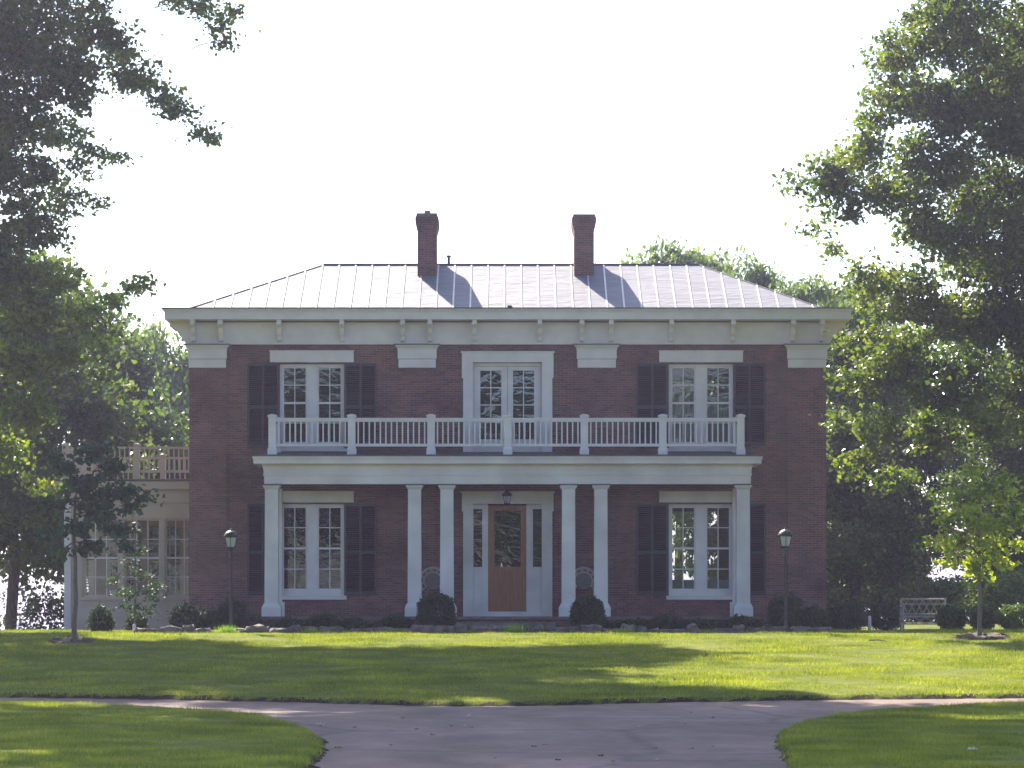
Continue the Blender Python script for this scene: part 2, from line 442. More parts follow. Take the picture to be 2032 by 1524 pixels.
# ---------------------------------------------------------------- terrain
def sstep(a, b, x):
    t = np.clip((x - a) / (b - a), 0, 1); return t * t * (3 - 2 * t)
GZ = 1.16       # ground level at the house
def terr(x, y):
    x = np.asarray(x, float); y = np.asarray(y, float)
    z = np.interp(y, [34, 52, 71, 73], [0, 0.15, 1.13, GZ])
    z = z + 0.26 * sstep(8.3, 11, x) * sstep(73, 88, y)
    left = 1 - sstep(-10.5, -8.3, x)
    z = z - left * np.clip(y - 80, 0, 75) * 0.13
    z = z - (1 - left) * np.clip(y - 120, 0, 90) * 0.13
    return z
def terr1(x, y): return float(terr(x, y))

def ground_hit(px, py):
    lo, hi = 15.0, 74.0
    f = lambda Y: WZ(py, Y) - terr1(WX(px, Y), Y)
    for _ in range(50):
        mid = (lo + hi) / 2
        if f(mid) > 0: lo = mid
        else: hi = mid
    return (WX(px, lo), lo)

far_px = [(0, 1384), (280, 1388), (560, 1393.5), (760, 1399), (900, 1402), (1050, 1401), (1250, 1396), (1520, 1391), (1800, 1388), (2032, 1386)]
near_l = [(0, 1400), (150, 1404), (300, 1410), (430, 1418), (520, 1429), (585, 1444), (625, 1458), (648, 1474), (648, 1492), (636, 1510), (632, 1524)]
near_r = [(2032, 1401), (1900, 1407), (1800, 1414), (1700, 1422), (1620, 1432), (1572, 1444), (1546, 1458), (1538, 1474), (1542, 1492), (1556, 1512), (1560, 1524)]
F = [ground_hit(*p) for p in far_px]
NL = [ground_hit(*p) for p in near_l]
NR = [ground_hit(*p) for p in near_r]
poly = [(-60, 73.0 - 2), (-30, 62.5), (-16, 59.3)] + F + [(16, 58.5), (30, 60.5), (60, 67)]
poly += [(60, 61), (30, 55.0), (16, 53.2)] + NR + [(2.75, 30), (2.6, 20), (2.6, -12)]
poly += [(-2.1, -12), (-2.1, 20), (-2.05, 30)] + NL[::-1] + [(-16, 53.8), (-30, 57.0), (-60, 65)]
POLY = np.array(poly)

def sdist(x, y):
    """signed distance to the drive outline, negative inside"""
    x = np.asarray(x, float).ravel(); y = np.asarray(y, float).ravel()
    d = np.full(x.shape, 1e9); ins = np.zeros(x.shape, bool)
    n = len(POLY)
    for i in range(n):
        ax, ay = POLY[i]; bx, by = POLY[(i + 1) % n]
        ex, ey = bx - ax, by - ay
        t = np.clip(((x - ax) * ex + (y - ay) * ey) / (ex * ex + ey * ey), 0, 1)
        d = np.minimum(d, np.hypot(x - ax - t * ex, y - ay - t * ey))
        c = ((ay > y) != (by > y)) & (x < (bx - ax) * (y - ay) / ((by - ay) if by != ay else 1e-9) + ax)
        ins ^= c
    d = np.where(ins, -d, d)
    return d + np.where(np.abs(d) < 0.6, 0.05 * np.sin(x * 7 + 3 * np.sin(y * 2.3)) * np.sin(y * 5.1 + x) + 0.03 * np.sin(x * 19 + y * 11), 0)

def grid_mesh(name, xs, ys, zf, mat):
    X, Y = np.meshgrid(xs, ys)
    Z = zf(X, Y)
    nv = X.size
    co = np.empty((nv, 3)); co[:, 0] = X.ravel(); co[:, 1] = Y.ravel(); co[:, 2] = Z.ravel()
    nx, ny = len(xs), len(ys)
    i = np.arange((nx - 1) * (ny - 1)); r = i // (nx - 1); c = i % (nx - 1)
    a = r * nx + c
    q = np.stack([a, a + 1, a + 1 + nx, a + nx], 1)
    return quad_mesh(name, co, q, mat)

def quad_mesh(name, co, faces, mat, parent=None, smooth=False, k=4):
    me = bpy.data.meshes.new(name)
    me.vertices.add(len(co)); me.vertices.foreach_set('co', np.asarray(co, np.float32).ravel())
    nf = len(faces)
    me.loops.add(nf * k); me.loops.foreach_set('vertex_index', np.asarray(faces, np.int32).ravel())
    me.polygons.add(nf)
    me.polygons.foreach_set('loop_start', np.arange(0, nf * k, k, dtype=np.int32))
    try: me.polygons.foreach_set('loop_total', np.full(nf, k, dtype=np.int32))
    except Exception: pass
    me.update(calc_edges=True)
    return link_mesh(name, me, mat, parent, smooth)

def lawn_z(X, Y):
    d = sdist(X, Y).reshape(X.shape)
    near = (Y < 75)
    bump = 0.012 * np.sin(X * 1.3 + 0.7 * np.sin(Y)) * np.sin(Y * 0.9 + X * 0.3)
    return terr(X, Y) + np.where(d < 0.02, -0.05, 0.075 * sstep(0.0, 0.16, d)) * near + bump * (d > 0.3) * near
xs = np.concatenate([[-4000, -1500, -600, -250, -120, -70, -45, -30, -20, -15], np.arange(-12, 12.01, 0.13), [15, 20, 30, 45, 70, 120, 250, 600, 1500, 4000]])
ys = np.concatenate([[-60, -20, 0, 10, 20, 25], np.arange(28, 60, 0.13), np.arange(60, 76, 0.4), np.arange(76, 100, 2), [100, 110, 125, 140, 155, 180, 210, 260, 400, 800, 1600, 4000]])
g = grid_mesh('lawn', xs, ys, lawn_z, M['lawn'])
tag(g, 'green mown lawn sloping up to the brick house', kind='structure')

dx = np.concatenate([[-60, -45, -30, -22, -16], np.arange(-12, 12.01, 0.25), [16, 22, 30, 45, 60]])
dy = np.concatenate([[-12, 0, 10, 20, 26], np.arange(30, 62, 0.25), [64, 67, 71]])
X, Y = np.meshgrid(dx, dy)
nx = len(dx)
cxm = (X[:-1, :-1] + X[1:, 1:]) / 2; cym = (Y[:-1, :-1] + Y[1:, 1:]) / 2
keep = (sdist(cxm, cym) < 0.35)
co = np.stack([X.ravel(), Y.ravel(), terr(X, Y).ravel()], 1)
i = np.arange(cxm.size); a = (i // (nx - 1)) * nx + i % (nx - 1)
q = np.stack([a, a + 1, a + 1 + nx, a + nx], 1)[keep]
d_ = quad_mesh('driveway', co, q, M['asphalt'])
tag(d_, 'mauve asphalt driveway forking left and right below the lawn', kind='structure')

wt = MB(); wt.add([(-4000, 150, -4.2), (4000, 150, -4.2), (4000, 4000, -4.2), (-4000, 4000, -4.2)], [(0, 1, 2, 3)])
tag(wt.build('water', M['water']), 'bright lake water far behind the trees', kind='structure')

# planting bed strip between the stone edging and the house
def bed_z(X, Y): return terr(X, Y) + 0.03 + 0.015 * np.sin(X * 3.1) * np.sin(Y * 2.3)
bd = grid_mesh('planting_bed', np.arange(-11.2, 9.9, 0.3), np.arange(76.6, 79.95, 0.2), bed_z, M['soil'])
tag(bd, 'dark soil planting bed along the foot of the house', kind='structure')

# ---------------------------------------------------------------- foliage
def rand_unit(n, g):
    v = g.normal(size=(n, 3)); return v / np.linalg.norm(v, axis=1, keepdims=True)

def leaves(name, C, S, mat, parent, g, w=0.33, up=0.5, fold=0.12):
    n = len(C)
    nrm = rand_unit(n, g); nrm[:, 2] = nrm[:, 2] + up; nrm /= np.linalg.norm(nrm, axis=1, keepdims=True)
    t = np.cross(nrm, rand_unit(n, g)); t /= np.linalg.norm(t, axis=1, keepdims=True)
    b = np.cross(nrm, t)
    S = S[:, None]
    co = np.empty((n, 4, 3))
    co[:, 0] = C - t * S * 0.5
    co[:, 1] = C - b * S * w + nrm * S * fold + t * S * 0.08
    co[:, 2] = C + t * S * 0.5 - nrm * S * 0.08
    co[:, 3] = C + b * S * w + nrm * S * fold + t * S * 0.08
    return quad_mesh(name, co.reshape(-1, 3), np.arange(4 * n).reshape(n, 4), mat, parent)

def blob_points(blobs, dens, g, clump=0.28, per=26, fill=0.75):
    """blobs: (x,y,z,r) ; leaf clumps spread through each ball, flattened, ragged"""
    out = []
    for (x, y, z, r) in blobs:
        nc = max(3, int(dens * r ** 2.3))
        d = rand_unit(nc, g)
        rad = r * (fill * g.random(nc) ** 0.4 + (1 - fill) * g.random(nc) + 0.10 * g.normal(size=nc))
        c = np.array([x, y, z]) + d * rad[:, None] * np.array([1.05, 1.05, 0.82])
        k = g.poisson(per, nc) + 4
        cc = np.repeat(c, k, axis=0)
        s = np.repeat(clump * (0.55 + 0.8 * g.random(nc)), k)
        out.append(cc + g.normal(size=cc.shape) * s[:, None] * np.array([1.15, 1.15, 0.6]) * 0.6)
    return np.concatenate(out)

def limb(mb, p0, p1, r0, r1, g, sag=0.12, n=6, sides=7):
    p0 = np.array(p0, float); p1 = np.array(p1, float)
    L = np.linalg.norm(p1 - p0)
    off = g.normal(size=3) * L * 0.06
    pts = []
    for i in range(n + 1):
        t = i / n
        p = p0 + (p1 - p0) * t + off * math.sin(PI * t) + np.array([0, 0, 1]) * sag * L * math.sin(PI * t) * 0.6
        if 0 < i < n: p = p + g.normal(size=3) * L * 0.012
        pts.append(tuple(p))
    mb.tube(pts, [r0 + (r1 - r0) * (i / n) ** 0.8 for i in range(n + 1)], sides)
    return pts

def make_tree(name, base, trunk_h, trunk_r, blobs, label, cat, leafmat, dens=9, leaf=0.13, per=26, clump=0.28, group=None,
              seed=1, barkmat=None, fork=0.5, up=0.5, lean=(0, 0), w=0.33, twigs=3, fill=0.75):
    g = np.random.default_rng(seed)
    root = empty(name, tuple(base), label, cat, group)
    tb = MB()
    b = np.array(base, float)
    top = b + np.array([lean[0], lean[1], trunk_h])
    tp = []
    n = 7
    for i in range(n + 1):
        t = i / n
        p = b + (top - b) * t + g.normal(size=3) * trunk_r * 0.25 * (0 < i < n)
        tp.append(p)
    tb.tube([tuple(tp[0] - np.array([0, 0, 0.15]))] + [tuple(p) for p in tp], [trunk_r * 1.5] + [trunk_r * (1.25 if i == 0 else 1 - 0.45 * i / n) for i in range(n + 1)], 10)
    anchors = [(tp[i], trunk_r * (1 - 0.45 * i / n)) for i in range(n + 1) if i / n >= fork]
    for (x, y, z, r) in sorted(blobs, key=lambda q: float(np.linalg.norm(np.array(q[:3]) - top + np.array([0, 0, 0.25 * trunk_h])))):
        c = np.array([x, y, z])
        best = min(anchors, key=lambda q: np.linalg.norm(q[0] - c) * (1 + 0.5 * max(0, (q[0][2] - c[2] - 0.5)) / (np.linalg.norm(q[0] - c) + .01)) - 3.5 * q[1])
        s = best[0]
        L = np.linalg.norm(c - s)
        r0 = min(best[1] * 0.8, 0.012 + 0.016 * L + 0.02 * r)
        pts = limb(tb, s, c, r0, max(0.008, r0 * 0.45), g)
        for q in range(2, len(pts)): anchors.append((np.array(pts[q]), r0 + (max(0.008, r0 * .45) - r0) * q / (len(pts) - 1)))
        for k in range(twigs):
            e = c + rand_unit(1, g)[0] * r * (0.5 + 0.4 * g.random())
            q = pts[-2 - int(g.integers(0, 3))]
            limb(tb, q, e, max(0.006, r0 * 0.28), 0.004, g, n=3, sides=5)
    tb.build('trunk', barkmat or M['bark'], root, smooth=True)
    C = blob_points(blobs, dens, g, clump, per, fill)
    S = leaf * (0.65 + 0.7 * g.random(len(C)))
    leaves('crown', C, S, leafmat, root, g, up=up, w=w)
    return root, len(C)

def PB(lst, Y, jit, seed, rs=1.0):
    """crown masses measured on the photograph, put at the tree's real distance with real depth"""
    g = np.random.default_rng(seed); out = []
    for e in lst:
        px, py, r = e[:3]; r *= rs
        y = Y + (e[3] if len(e) > 3 else g.uniform(-jit, jit))
        out.append((WX(px, y), y, WZ(py, y), r))
    return out

NLEAF = 0
# big oak on the left
lb = [(60, 60, 1.4), (180, 50, .8), (235, 95, .6), (130, 160, 1.0), (265, 140, .6), (315, 180, .5), (352, 222, .38), (395, 258, .25), (418, 272, .15),
      (390, 18, .38), (440, 52, .33), (465, 30, .22), (345, 0, .3), (445, 85, .15), (20, 230, 1.1), (130, 265, .6), (195, 300, .35), (160, 330, .35), (228, 318, .18),
      (40, 350, .9), (130, 400, .5), (185, 395, .25), (50, 450, .8), (110, 470, .4), (30, 540, .9), (110, 560, .45), (60, 620, .8), (140, 545, .22), (150, 630, .5),
      (190, 612, .2), (225, 600, .16), (262, 575, .12), (285, 562, .08), (240, 590, .14), (40, 720, .8), (130, 700, .5), (190, 680, .3), (50, 820, .7), (20, 905, .45), (70, 960, .35), (110, 985, .22),
      (-60, 100, 1.6), (-90, 300, 1.6), (-60, 500, 1.4), (-120, 700, 1.5), (-60, 880, 1.1), (-220, 150, 2.0), (-260, 450, 2.0), (-280, -150, 2.2), (-130, -180, 2.2),
      (40, -170, 2.0), (210, -200, 1.7), (380, -190, 1.4), (520, -260, 1.4), (120, -380, 2.2), (330, -420, 1.8), (-100, -450, 2.2), (-400, 100, 2.2), (-420, -250, 2.4), (620, -330, 1.0)]
b = (-14.0, 74.0, terr1(-14.0, 74.0))
r_, n_ = make_tree('oak_tree', b, 9.5, 0.42, PB(lb, 74, 2.2, 11), 'tall oak whose shaded branches hang into the upper left of the view', 'tree', M['leaf_left'],
                   dens=66, leaf=0.132, per=30, clump=0.25, seed=21)
NLEAF += n_
# big oak on the right
rb = [(1640, 350, .62), (1760, 135, .33), (1748, 190, .26), (1690, 385, .4), (1640, 412, .22), (1590, 365, .25), (1790, 100, .5), (1760, 85, .22), (1800, 190, .75), (1735, 240, .35), (1720, 300, .55), (1690, 310, .3), (1900, 60, 1.1), (1820, 30, .3), (1980, 200, 1.2), (1880, 210, .8), (1850, 330, .95),
      (1960, 400, 1.0), (1760, 390, .6), (1690, 430, .28), (1830, 470, .5), (1930, 520, .6), (1650, 500, .18), (1620, 455, .16), (1720, 560, .5), (1730, 590, .32),
      (1725, 675, .42), (1690, 690, .2), (1830, 430, .6), (1900, 480, .6), (1985, 540, .7), (1800, 590, .8), (1900, 640, .9), (1780, 720, .8), (1700, 760, .42), (1675, 830, .3), (1900, 760, 1.0), (2000, 640, 1.1), (1740, 850, .5), (1850, 850, .6),
      (1950, 850, .6), (2040, 480, 1.2), (1700, 920, .35), (1770, 960, .4), (2030, 800, .9), (2060, 100, 1.4), (2060, 300, 1.3), (2130, 650, 1.5), (2180, 350, 1.7), (2200, 50, 1.8),
      (2100, -150, 1.9), (1960, -130, 1.3), (2280, -100, 2.1), (2330, 250, 2.1), (2300, 560, 1.9), (2000, -330, 1.8), (2230, -350, 2.1), (2450, 0, 2.0), (2440, 350, 2.0)]
b = (14.6, 73.0, terr1(14.6, 73.0))
r_, n_ = make_tree('oak_tree', b, 8.5, 0.45, PB(rb, 73, 2.0, 12, 1.12), 'huge glossy leaved oak filling the upper right beside the roof end', 'tree', M['leaf_oak'],
                   dens=84, leaf=0.127, per=30, clump=0.27, seed=33)
NLEAF += n_
print('leaves big', NLEAF)
# two tall trees whose crowns stand above the frame and shade the drive
def sky_tree(name, bx, by, cx, cy, cz, rx, ry, rz, n, seed, label):
    g = np.random.default_rng(seed)
    bl = []
    for _ in range(n):
        d = rand_unit(1, g)[0] * g.random() ** 0.4
        bl.append((cx + d[0] * rx, cy + d[1] * ry, cz + d[2] * rz, g.uniform(1.3, 2.1)))
    return make_tree(name, (bx, by, terr1(bx, by)), cz - 3, 0.4, bl, label, 'tree', M['leaf_oak'], dens=11, leaf=0.34, per=20, clump=0.5, seed=seed, fork=0.75, twigs=2)
SKY1 = sky_tree('shade_tree', -12.0, 59, -7.0, 60.0, 19.6, 10.5, 12.5, 2.4, 135, 51, 'high crowned tree left of the drive, shading the near lawn from above the view')
SKY2 = sky_tree('shade_tree', 13.0, 57, 3.0, 57.0, 18.8, 7.0, 6.0, 2.4, 52, 52, 'high crowned tree right of the drive, shading the near lawn from above the view')
SKY3 = sky_tree('shade_tree', -17.5, 84, -12.5, 84, 22.0, 6.5, 4.0, 2.4, 40, 53, 'very tall tree beyond the left oak, shading the left half of the lawn')

# background trees: three crowns, reused
def proto_tree(name, h, cr, trunk_r, leafmat, seed, leaf=0.165, nb=30, low=0.42, dens=24, shape='round', label='x', cat='tree', group=None, loc=(0, 0, 0), per=46, clump=0.36):
    g = np.random.default_rng(seed)
    bl = []
    for k in range(nb):
        t = low + (1 - low) * (k + 0.5) / nb
        prof = math.sin(PI * min(1, (t - low) / (1 - low) * 0.86 + 0.14)) ** 0.6 if shape == 'round' else (1.04 - t) ** 0.75
        a = g.uniform(0, 2 * PI); rr = cr * prof * math.sqrt(g.random()) * 0.85
        bl.append((loc[0] + rr * math.cos(a), loc[1] + rr * math.sin(a), loc[2] + h * t * 0.94, cr * (0.24 + 0.18 * g.random()) * (0.6 + 0.4 * prof)))
    return make_tree(name, loc, h * 0.8, trunk_r, bl, label, cat, leafmat, dens=dens, leaf=leaf, per=per, clump=clump, seed=seed, fork=0.15, group=group, twigs=2)[0]

def place(root, px, Y, hscale, label, rz=0.0, first=False, group=None, mat=None, sx=None):
    o = root if first else copy_tree(root)
    x = WX(px, Y)
    o.location = (x, Y, terr1(x, Y) - 0.05)
    s = sx or hscale
    o.scale = (s, s, hscale); o.rotation_euler = (0, 0, rz)
    o['label'] = label
    if group: o['group'] = group
    if mat:
        for ch in o.children:
            if ch.name.startswith('crown'):
                me = ch.data
                ch.material_slots[0].link = 'OBJECT'; ch.material_slots[0].material = mat
    return o
T1 = proto_tree('broadleaf_tree', 10, 3.4, 0.16, M['leaf_bg'], 61, label='a', loc=(0, 0, 0))
T2 = proto_tree('broadleaf_tree', 10, 3.8, 0.18, M['leaf_bg'], 62, label='a', nb=40, low=0.04)
T3 = proto_tree('evergreen_tree', 10, 2.6, 0.16, M['leaf_bg'], 63, label='a', nb=46, low=0.03, shape='cone', leaf=0.14, dens=34)
G1 = 'trees behind the house'
# left background
place(T1, 20, 95, 1.22, 'dense dark tree at the far left edge, low behind the sunroom', 0.5, True, G1)
place(T1, 150, 101, 1.3, 'dark rounded tree directly behind the left end of the sunroom', 1.9, False, G1)
place(T1, -95, 88, 1.25, 'dark spreading tree just past the left edge of the view', 3.9, False, G1)
place(T1, 285, 114, 1.56, 'pale feathery tree seen above the sunroom railing', 3.3, False, G1, M['leaf_pale'], 1.0)
place(T1, 375, 128, 1.72, 'pale thin tree peeping past the left corner of the brick wall', 4.1, False, G1, M['leaf_pale'], .9)
place(T3, 300, 99, .92, 'dark evergreen close behind the right half of the sunroom', 0.7, True, G1, None, 1.2)
# behind the house to the right: tops above the roof
place(T1, 1345, 112, 1.38, 'bluish tree top rising over the right part of the ridge', 0.8, False, G1, M['leaf_pale'], 1.05)
place(T2, 1495, 108, 1.28, 'second tree top standing over the right hip of the roof', 2.6, False, G1, M['leaf_pale'], .8)
place(T1, 1605, 102, 1.14, 'light green sunlit tree top beside the right end of the cornice', 4.4, False, G1, M['leaf_pale'], .75)
# right background
place(T3, 1700, 93, .96, 'dark evergreen against the right corner of the brick wall', 1.0, False, G1, None, 1.05)
place(T2, 1735, 100, .95, 'broad dark tree behind the rustic bench', 2.0, True, G1, None, .72)
place(T3, 2005, 93, .80, 'bluish evergreen behind the yellow green sapling', 2.4, False, G1, None, 1.1)
place(T2, 2165, 96, 1.0, 'dark tree at the far right edge behind the clipped bushes', 5.0, False, G1)
place(T1, 1700, 115, 1.25, 'tall dark tree farthest back beside the right house corner', 5.4, False, G1, None, 1.0)
# trees behind the camera, mirrored in the panes
G2 = 'trees behind the viewer mirrored in the windows'
for k, (x, y, s, rz, lab) in enumerate([(-5, -28, 1.5, 1.0, 'dark tree behind the viewer, first left of the drive'), (4.5, -31, 1.7, 2.2, 'dark tree behind the viewer, first right of the drive'),
                                        (-12, -33, 1.7, 3.0, 'dark tree behind the viewer, second left of the drive'), (12, -29, 1.6, 0.2, 'dark tree behind the viewer, second right of the drive'),
                                        (-20, -30, 1.6, 4.0, 'dark tree behind the viewer, outermost on the left'), (20, -33, 1.8, 1.5, 'dark tree behind the viewer, outermost on the right'), (0, -45, 2.1, 2.7, 'tallest dark tree, farthest behind the viewer')]):
    o = copy_tree(T2 if k % 2 else T1)
    o.location = (x, y, 0); o.scale = (s, s, s); o.rotation_euler = (0, 0, rz); o['label'] = lab; o['group'] = G2

# saplings
def sapling(name, px, py_base, Y, blobs, mat, label, seed, th, tr, leaf, dens, per=14, clump=0.2):
    x = WX(px, Y)
    return make_tree(name, (x, Y, terr1(x, Y) + 0.04), th, tr, PB(blobs, Y, 0.5, seed), label, 'tree', mat, dens=dens, leaf=leaf, per=per, clump=clump, seed=seed,
                     barkmat=M['thinbark'], fork=0.5, twigs=5, w=0.36, up=0.9, fill=0.6)
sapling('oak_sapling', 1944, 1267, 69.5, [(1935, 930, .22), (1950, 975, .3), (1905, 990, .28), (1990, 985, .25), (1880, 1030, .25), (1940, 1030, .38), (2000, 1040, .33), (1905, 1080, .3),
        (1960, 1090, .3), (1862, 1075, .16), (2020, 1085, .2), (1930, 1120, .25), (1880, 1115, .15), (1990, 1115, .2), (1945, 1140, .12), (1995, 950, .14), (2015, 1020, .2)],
        M['leaf_backlit'], 'sunlit yellow green oak sapling in a mulch ring on the right lawn', 71, 3.2, 0.045, 0.145, 165)
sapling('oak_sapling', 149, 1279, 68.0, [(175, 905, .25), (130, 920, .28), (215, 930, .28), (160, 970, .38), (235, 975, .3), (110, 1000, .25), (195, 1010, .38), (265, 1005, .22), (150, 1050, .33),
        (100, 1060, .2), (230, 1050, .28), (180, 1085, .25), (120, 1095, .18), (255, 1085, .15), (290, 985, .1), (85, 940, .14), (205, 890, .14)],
        M['leaf_shade'], 'oak sapling, its leaf colour darkened for shade, with thin trunk before the sunroom', 72, 3.0, 0.055, 0.15, 190)
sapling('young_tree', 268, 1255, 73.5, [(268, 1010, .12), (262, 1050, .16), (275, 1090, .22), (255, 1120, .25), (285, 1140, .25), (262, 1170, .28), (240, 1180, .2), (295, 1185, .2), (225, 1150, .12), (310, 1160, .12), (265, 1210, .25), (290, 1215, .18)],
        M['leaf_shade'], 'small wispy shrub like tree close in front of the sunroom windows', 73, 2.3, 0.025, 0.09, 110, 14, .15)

# mulch rings
for (px, Y, lab, hx) in [(1952, 69.3, 'ring of dry bark mulch round the yellow green sapling', .55), (140, 67.8, 'ring of brown mulch round the dark sapling', .48)]:
    g = np.random.default_rng(int(px)); x = WX(px, Y); z0 = terr1(x, Y) + 0.09
    mb = MB(); n = 28; R_ = [0.05, .3, .6, .85, 1.0]
    vs = [(x, Y, z0 + .05)]
    for r in R_[1:]:
        for k in range(n):
            a = 2 * PI * k / n; rr = hx * r * (1 + .16 * g.normal() * (r > .5))
            vs.append((x + rr * math.cos(a), Y + rr * 1.3 * math.sin(a), terr1(x, Y + rr * 1.3 * math.sin(a)) + .04 + (.10 + .03 * g.normal() if .5 < r < .95 else (.07 if r < .5 else .0))))
    fs = [(0, 1 + k, 1 + (k + 1) % n) for k in range(n)]
    for j in range(3):
        for k in range(n):
            a = 1 + j * n + k; b_ = 1 + j * n + (k + 1) % n
            fs.append((a, a + n, b_ + n, b_))
    mb.add(vs, fs)
    tag(mb.build('mulch_ring', M['mulch'], smooth=True), lab, 'mulch')

# bushes
def bush(name, px0, px1, py0, py1, Y, label, mat, seed, cat='bush', leaf=0.055, n=5200, group=None, depth=None, ragged=0.06, flat=1.0):
    g = np.random.default_rng(seed)
    x0, x1 = WX(px0, Y), WX(px1, Y); zt = WZ(py0, Y); x = (x0 + x1) / 2; gz = terr1(x, Y) + 0.02
    rx = (x1 - x0) / 2; ry = depth or rx; hz = (zt - gz)
    root = empty(name, (x, Y, gz), label, cat, group)
    d = rand_unit(n, g); rad = 0.55 + 0.45 * g.random(n) ** 0.5
    lump = 1 + ragged * np.sin(d[:, 0] * 7 + seed) * np.cos(d[:, 2] * 6 + seed) + ragged * 0.7 * g.normal(size=n)
    rad = rad * lump
    e = 0.85
    C = np.stack([x + np.sign(d[:, 0]) * np.abs(d[:, 0]) ** e * rad * rx, Y + d[:, 1] * rad * ry, gz + hz * 0.5 + np.sign(d[:, 2]) * np.abs(d[:, 2]) ** e * rad * hz * 0.5 * flat], 1)
    leaves('foliage', C, leaf * (0.6 + 0.8 * g.random(n)), mat, root, g, up=0.4, w=0.36)
    s = MB()
    for k in range(6):
        a = k * 1.05
        limb(s, (x + .04 * math.cos(a), Y + .04 * math.sin(a), gz - .03), (x + rx * .5 * math.cos(a), Y + ry * .5 * math.sin(a), gz + hz * (.5 + .2 * math.sin(k))), .02, .008, g, n=3, sides=5)
    s.build('stem', M['thinbark'], root)
    return root
bush('round_bush', 826, 904, 1177, 1252, 76.6, 'rounded dark bush in front of the left pair of porch columns', M['leaf_bush'], 81, n=8000, leaf=.05)
bush('round_bush', 1131, 1200, 1184, 1250, 76.6, 'rounded dark bush in front of the right pair of porch columns', M['leaf_bush'], 82, n=7500, leaf=.05)
bush('shrub', 176, 224, 1205, 1262, 73.4, 'small dark shrub between the left sapling and wispy tree', M['leaf_bush'], 83, n=2600, ragged=.2)
bush('shrub', 250, 292, 1218, 1258, 75.0, 'low shrub at the foot of the wispy tree', M['leaf_bush'], 84, n=2200, ragged=.2)
bush('shrub', 338, 395, 1200, 1255, 77.4, 'low dark shrub where the sunroom meets the brick wall', M['leaf_bush'], 85, n=2800, ragged=.2)
bush('shrub', 390, 440, 1207, 1252, 77.8, 'low dark shrub just left of the left lamp post', M['leaf_bush'], 86, n=2800, ragged=.15)
bush('shrub', 432, 492, 1190, 1252, 78.2, 'taller dark shrub behind the left lamp post', M['leaf_bush'], 87, n=3600, ragged=.15)
bush('shrub', 1524, 1590, 1180, 1250, 78.0, 'taller dark shrub behind the right lamp post', M['leaf_bush'], 88, n=4200, ragged=.15)
bush('shrub', 1580, 1645, 1204, 1250, 78.4, 'low dark shrub at the right corner of the brick wall', M['leaf_bush'], 89, n=3400, ragged=.15)
bush('shrub', 1640, 1716, 1196, 1250, 80.5, 'dark shrub just past the right corner of the house', M['leaf_bush'], 90, n=3600, ragged=.2)
bush('shrub', 1722, 1786, 1200, 1247, 81, 'dark rounded shrub left of the rustic bench', M['leaf_bush'], 91, n=3600, ragged=.15)
bush('clipped_bush', 1858, 1918, 1199, 1246, 78, 'clipped bush right of the bench, leftmost of three', M['leaf_bg'], 92, n=3600, ragged=.1)
bush('clipped_bush', 1924, 1976, 1199, 1246, 78, 'clipped bush behind the sapling trunk, middle of three', M['leaf_bg'], 93, n=3400, ragged=.1)
bush('clipped_bush', 1978, 2050, 1199, 1248, 78, 'clipped bush at the right edge, rightmost of three', M['leaf_bg'], 94, n=3800, ragged=.1)
bush('hedge_shrub', 1800, 1935, 1150, 1247, 90, 'broad dark shrub standing behind the rustic bench', M['leaf_bg'], 97, n=7000, ragged=.2, leaf=.09)
bush('hedge_shrub', 1920, 2070, 1140, 1247, 86, 'broad dark shrub behind the rightmost clipped bush', M['leaf_bg'], 98, n=7000, ragged=.2, leaf=.09)
bush('shrub', 40, 130, 1170, 1256, 84, 'loose leafy shrub at the left corner of the sunroom', M['leaf_bg'], 95, n=1500, ragged=.3, leaf=.11)
bush('shrub', -60, 60, 1150, 1262, 96, 'sparse shrub against the bright lake at the far left', M['leaf_bg'], 96, n=900, ragged=.35, leaf=.13)

# low ground cover along the porch foot
def cover(name, x0, x1, y0, y1, h, n, label, seed, mat):
    g = np.random.default_rng(seed)
    x = g.uniform(x0, x1, n); y = g.uniform(y0, y1, n)
    hh = h * (0.75 + 0.35 * np.sin(x * 2.1 + seed) * np.sin(x * 5.3) + 0.12 * g.normal(size=n))
    z = terr(x, y) + 0.03 + g.random(n) ** 0.6 * np.clip(hh, 0.05, 9)
    o = leaves(name, np.stack([x, y, z], 1), 0.07 * (0.5 + g.random(n)), mat, None, g, up=.6, w=.3)
    return tag(o, label, 'ground cover', kind='stuff')
cover('ground_cover', WX(500, 78), WX(815, 78), 77.2, 78.1, .38, 15000, 'dark leafy ground cover under the left half of the porch', 5, M['leaf_bush'])
cover('ground_cover', WX(1195, 78), WX(1510, 78), 77.2, 78.1, .36, 15000, 'dark leafy ground cover under the right half of the porch', 6, M['leaf_bush'])

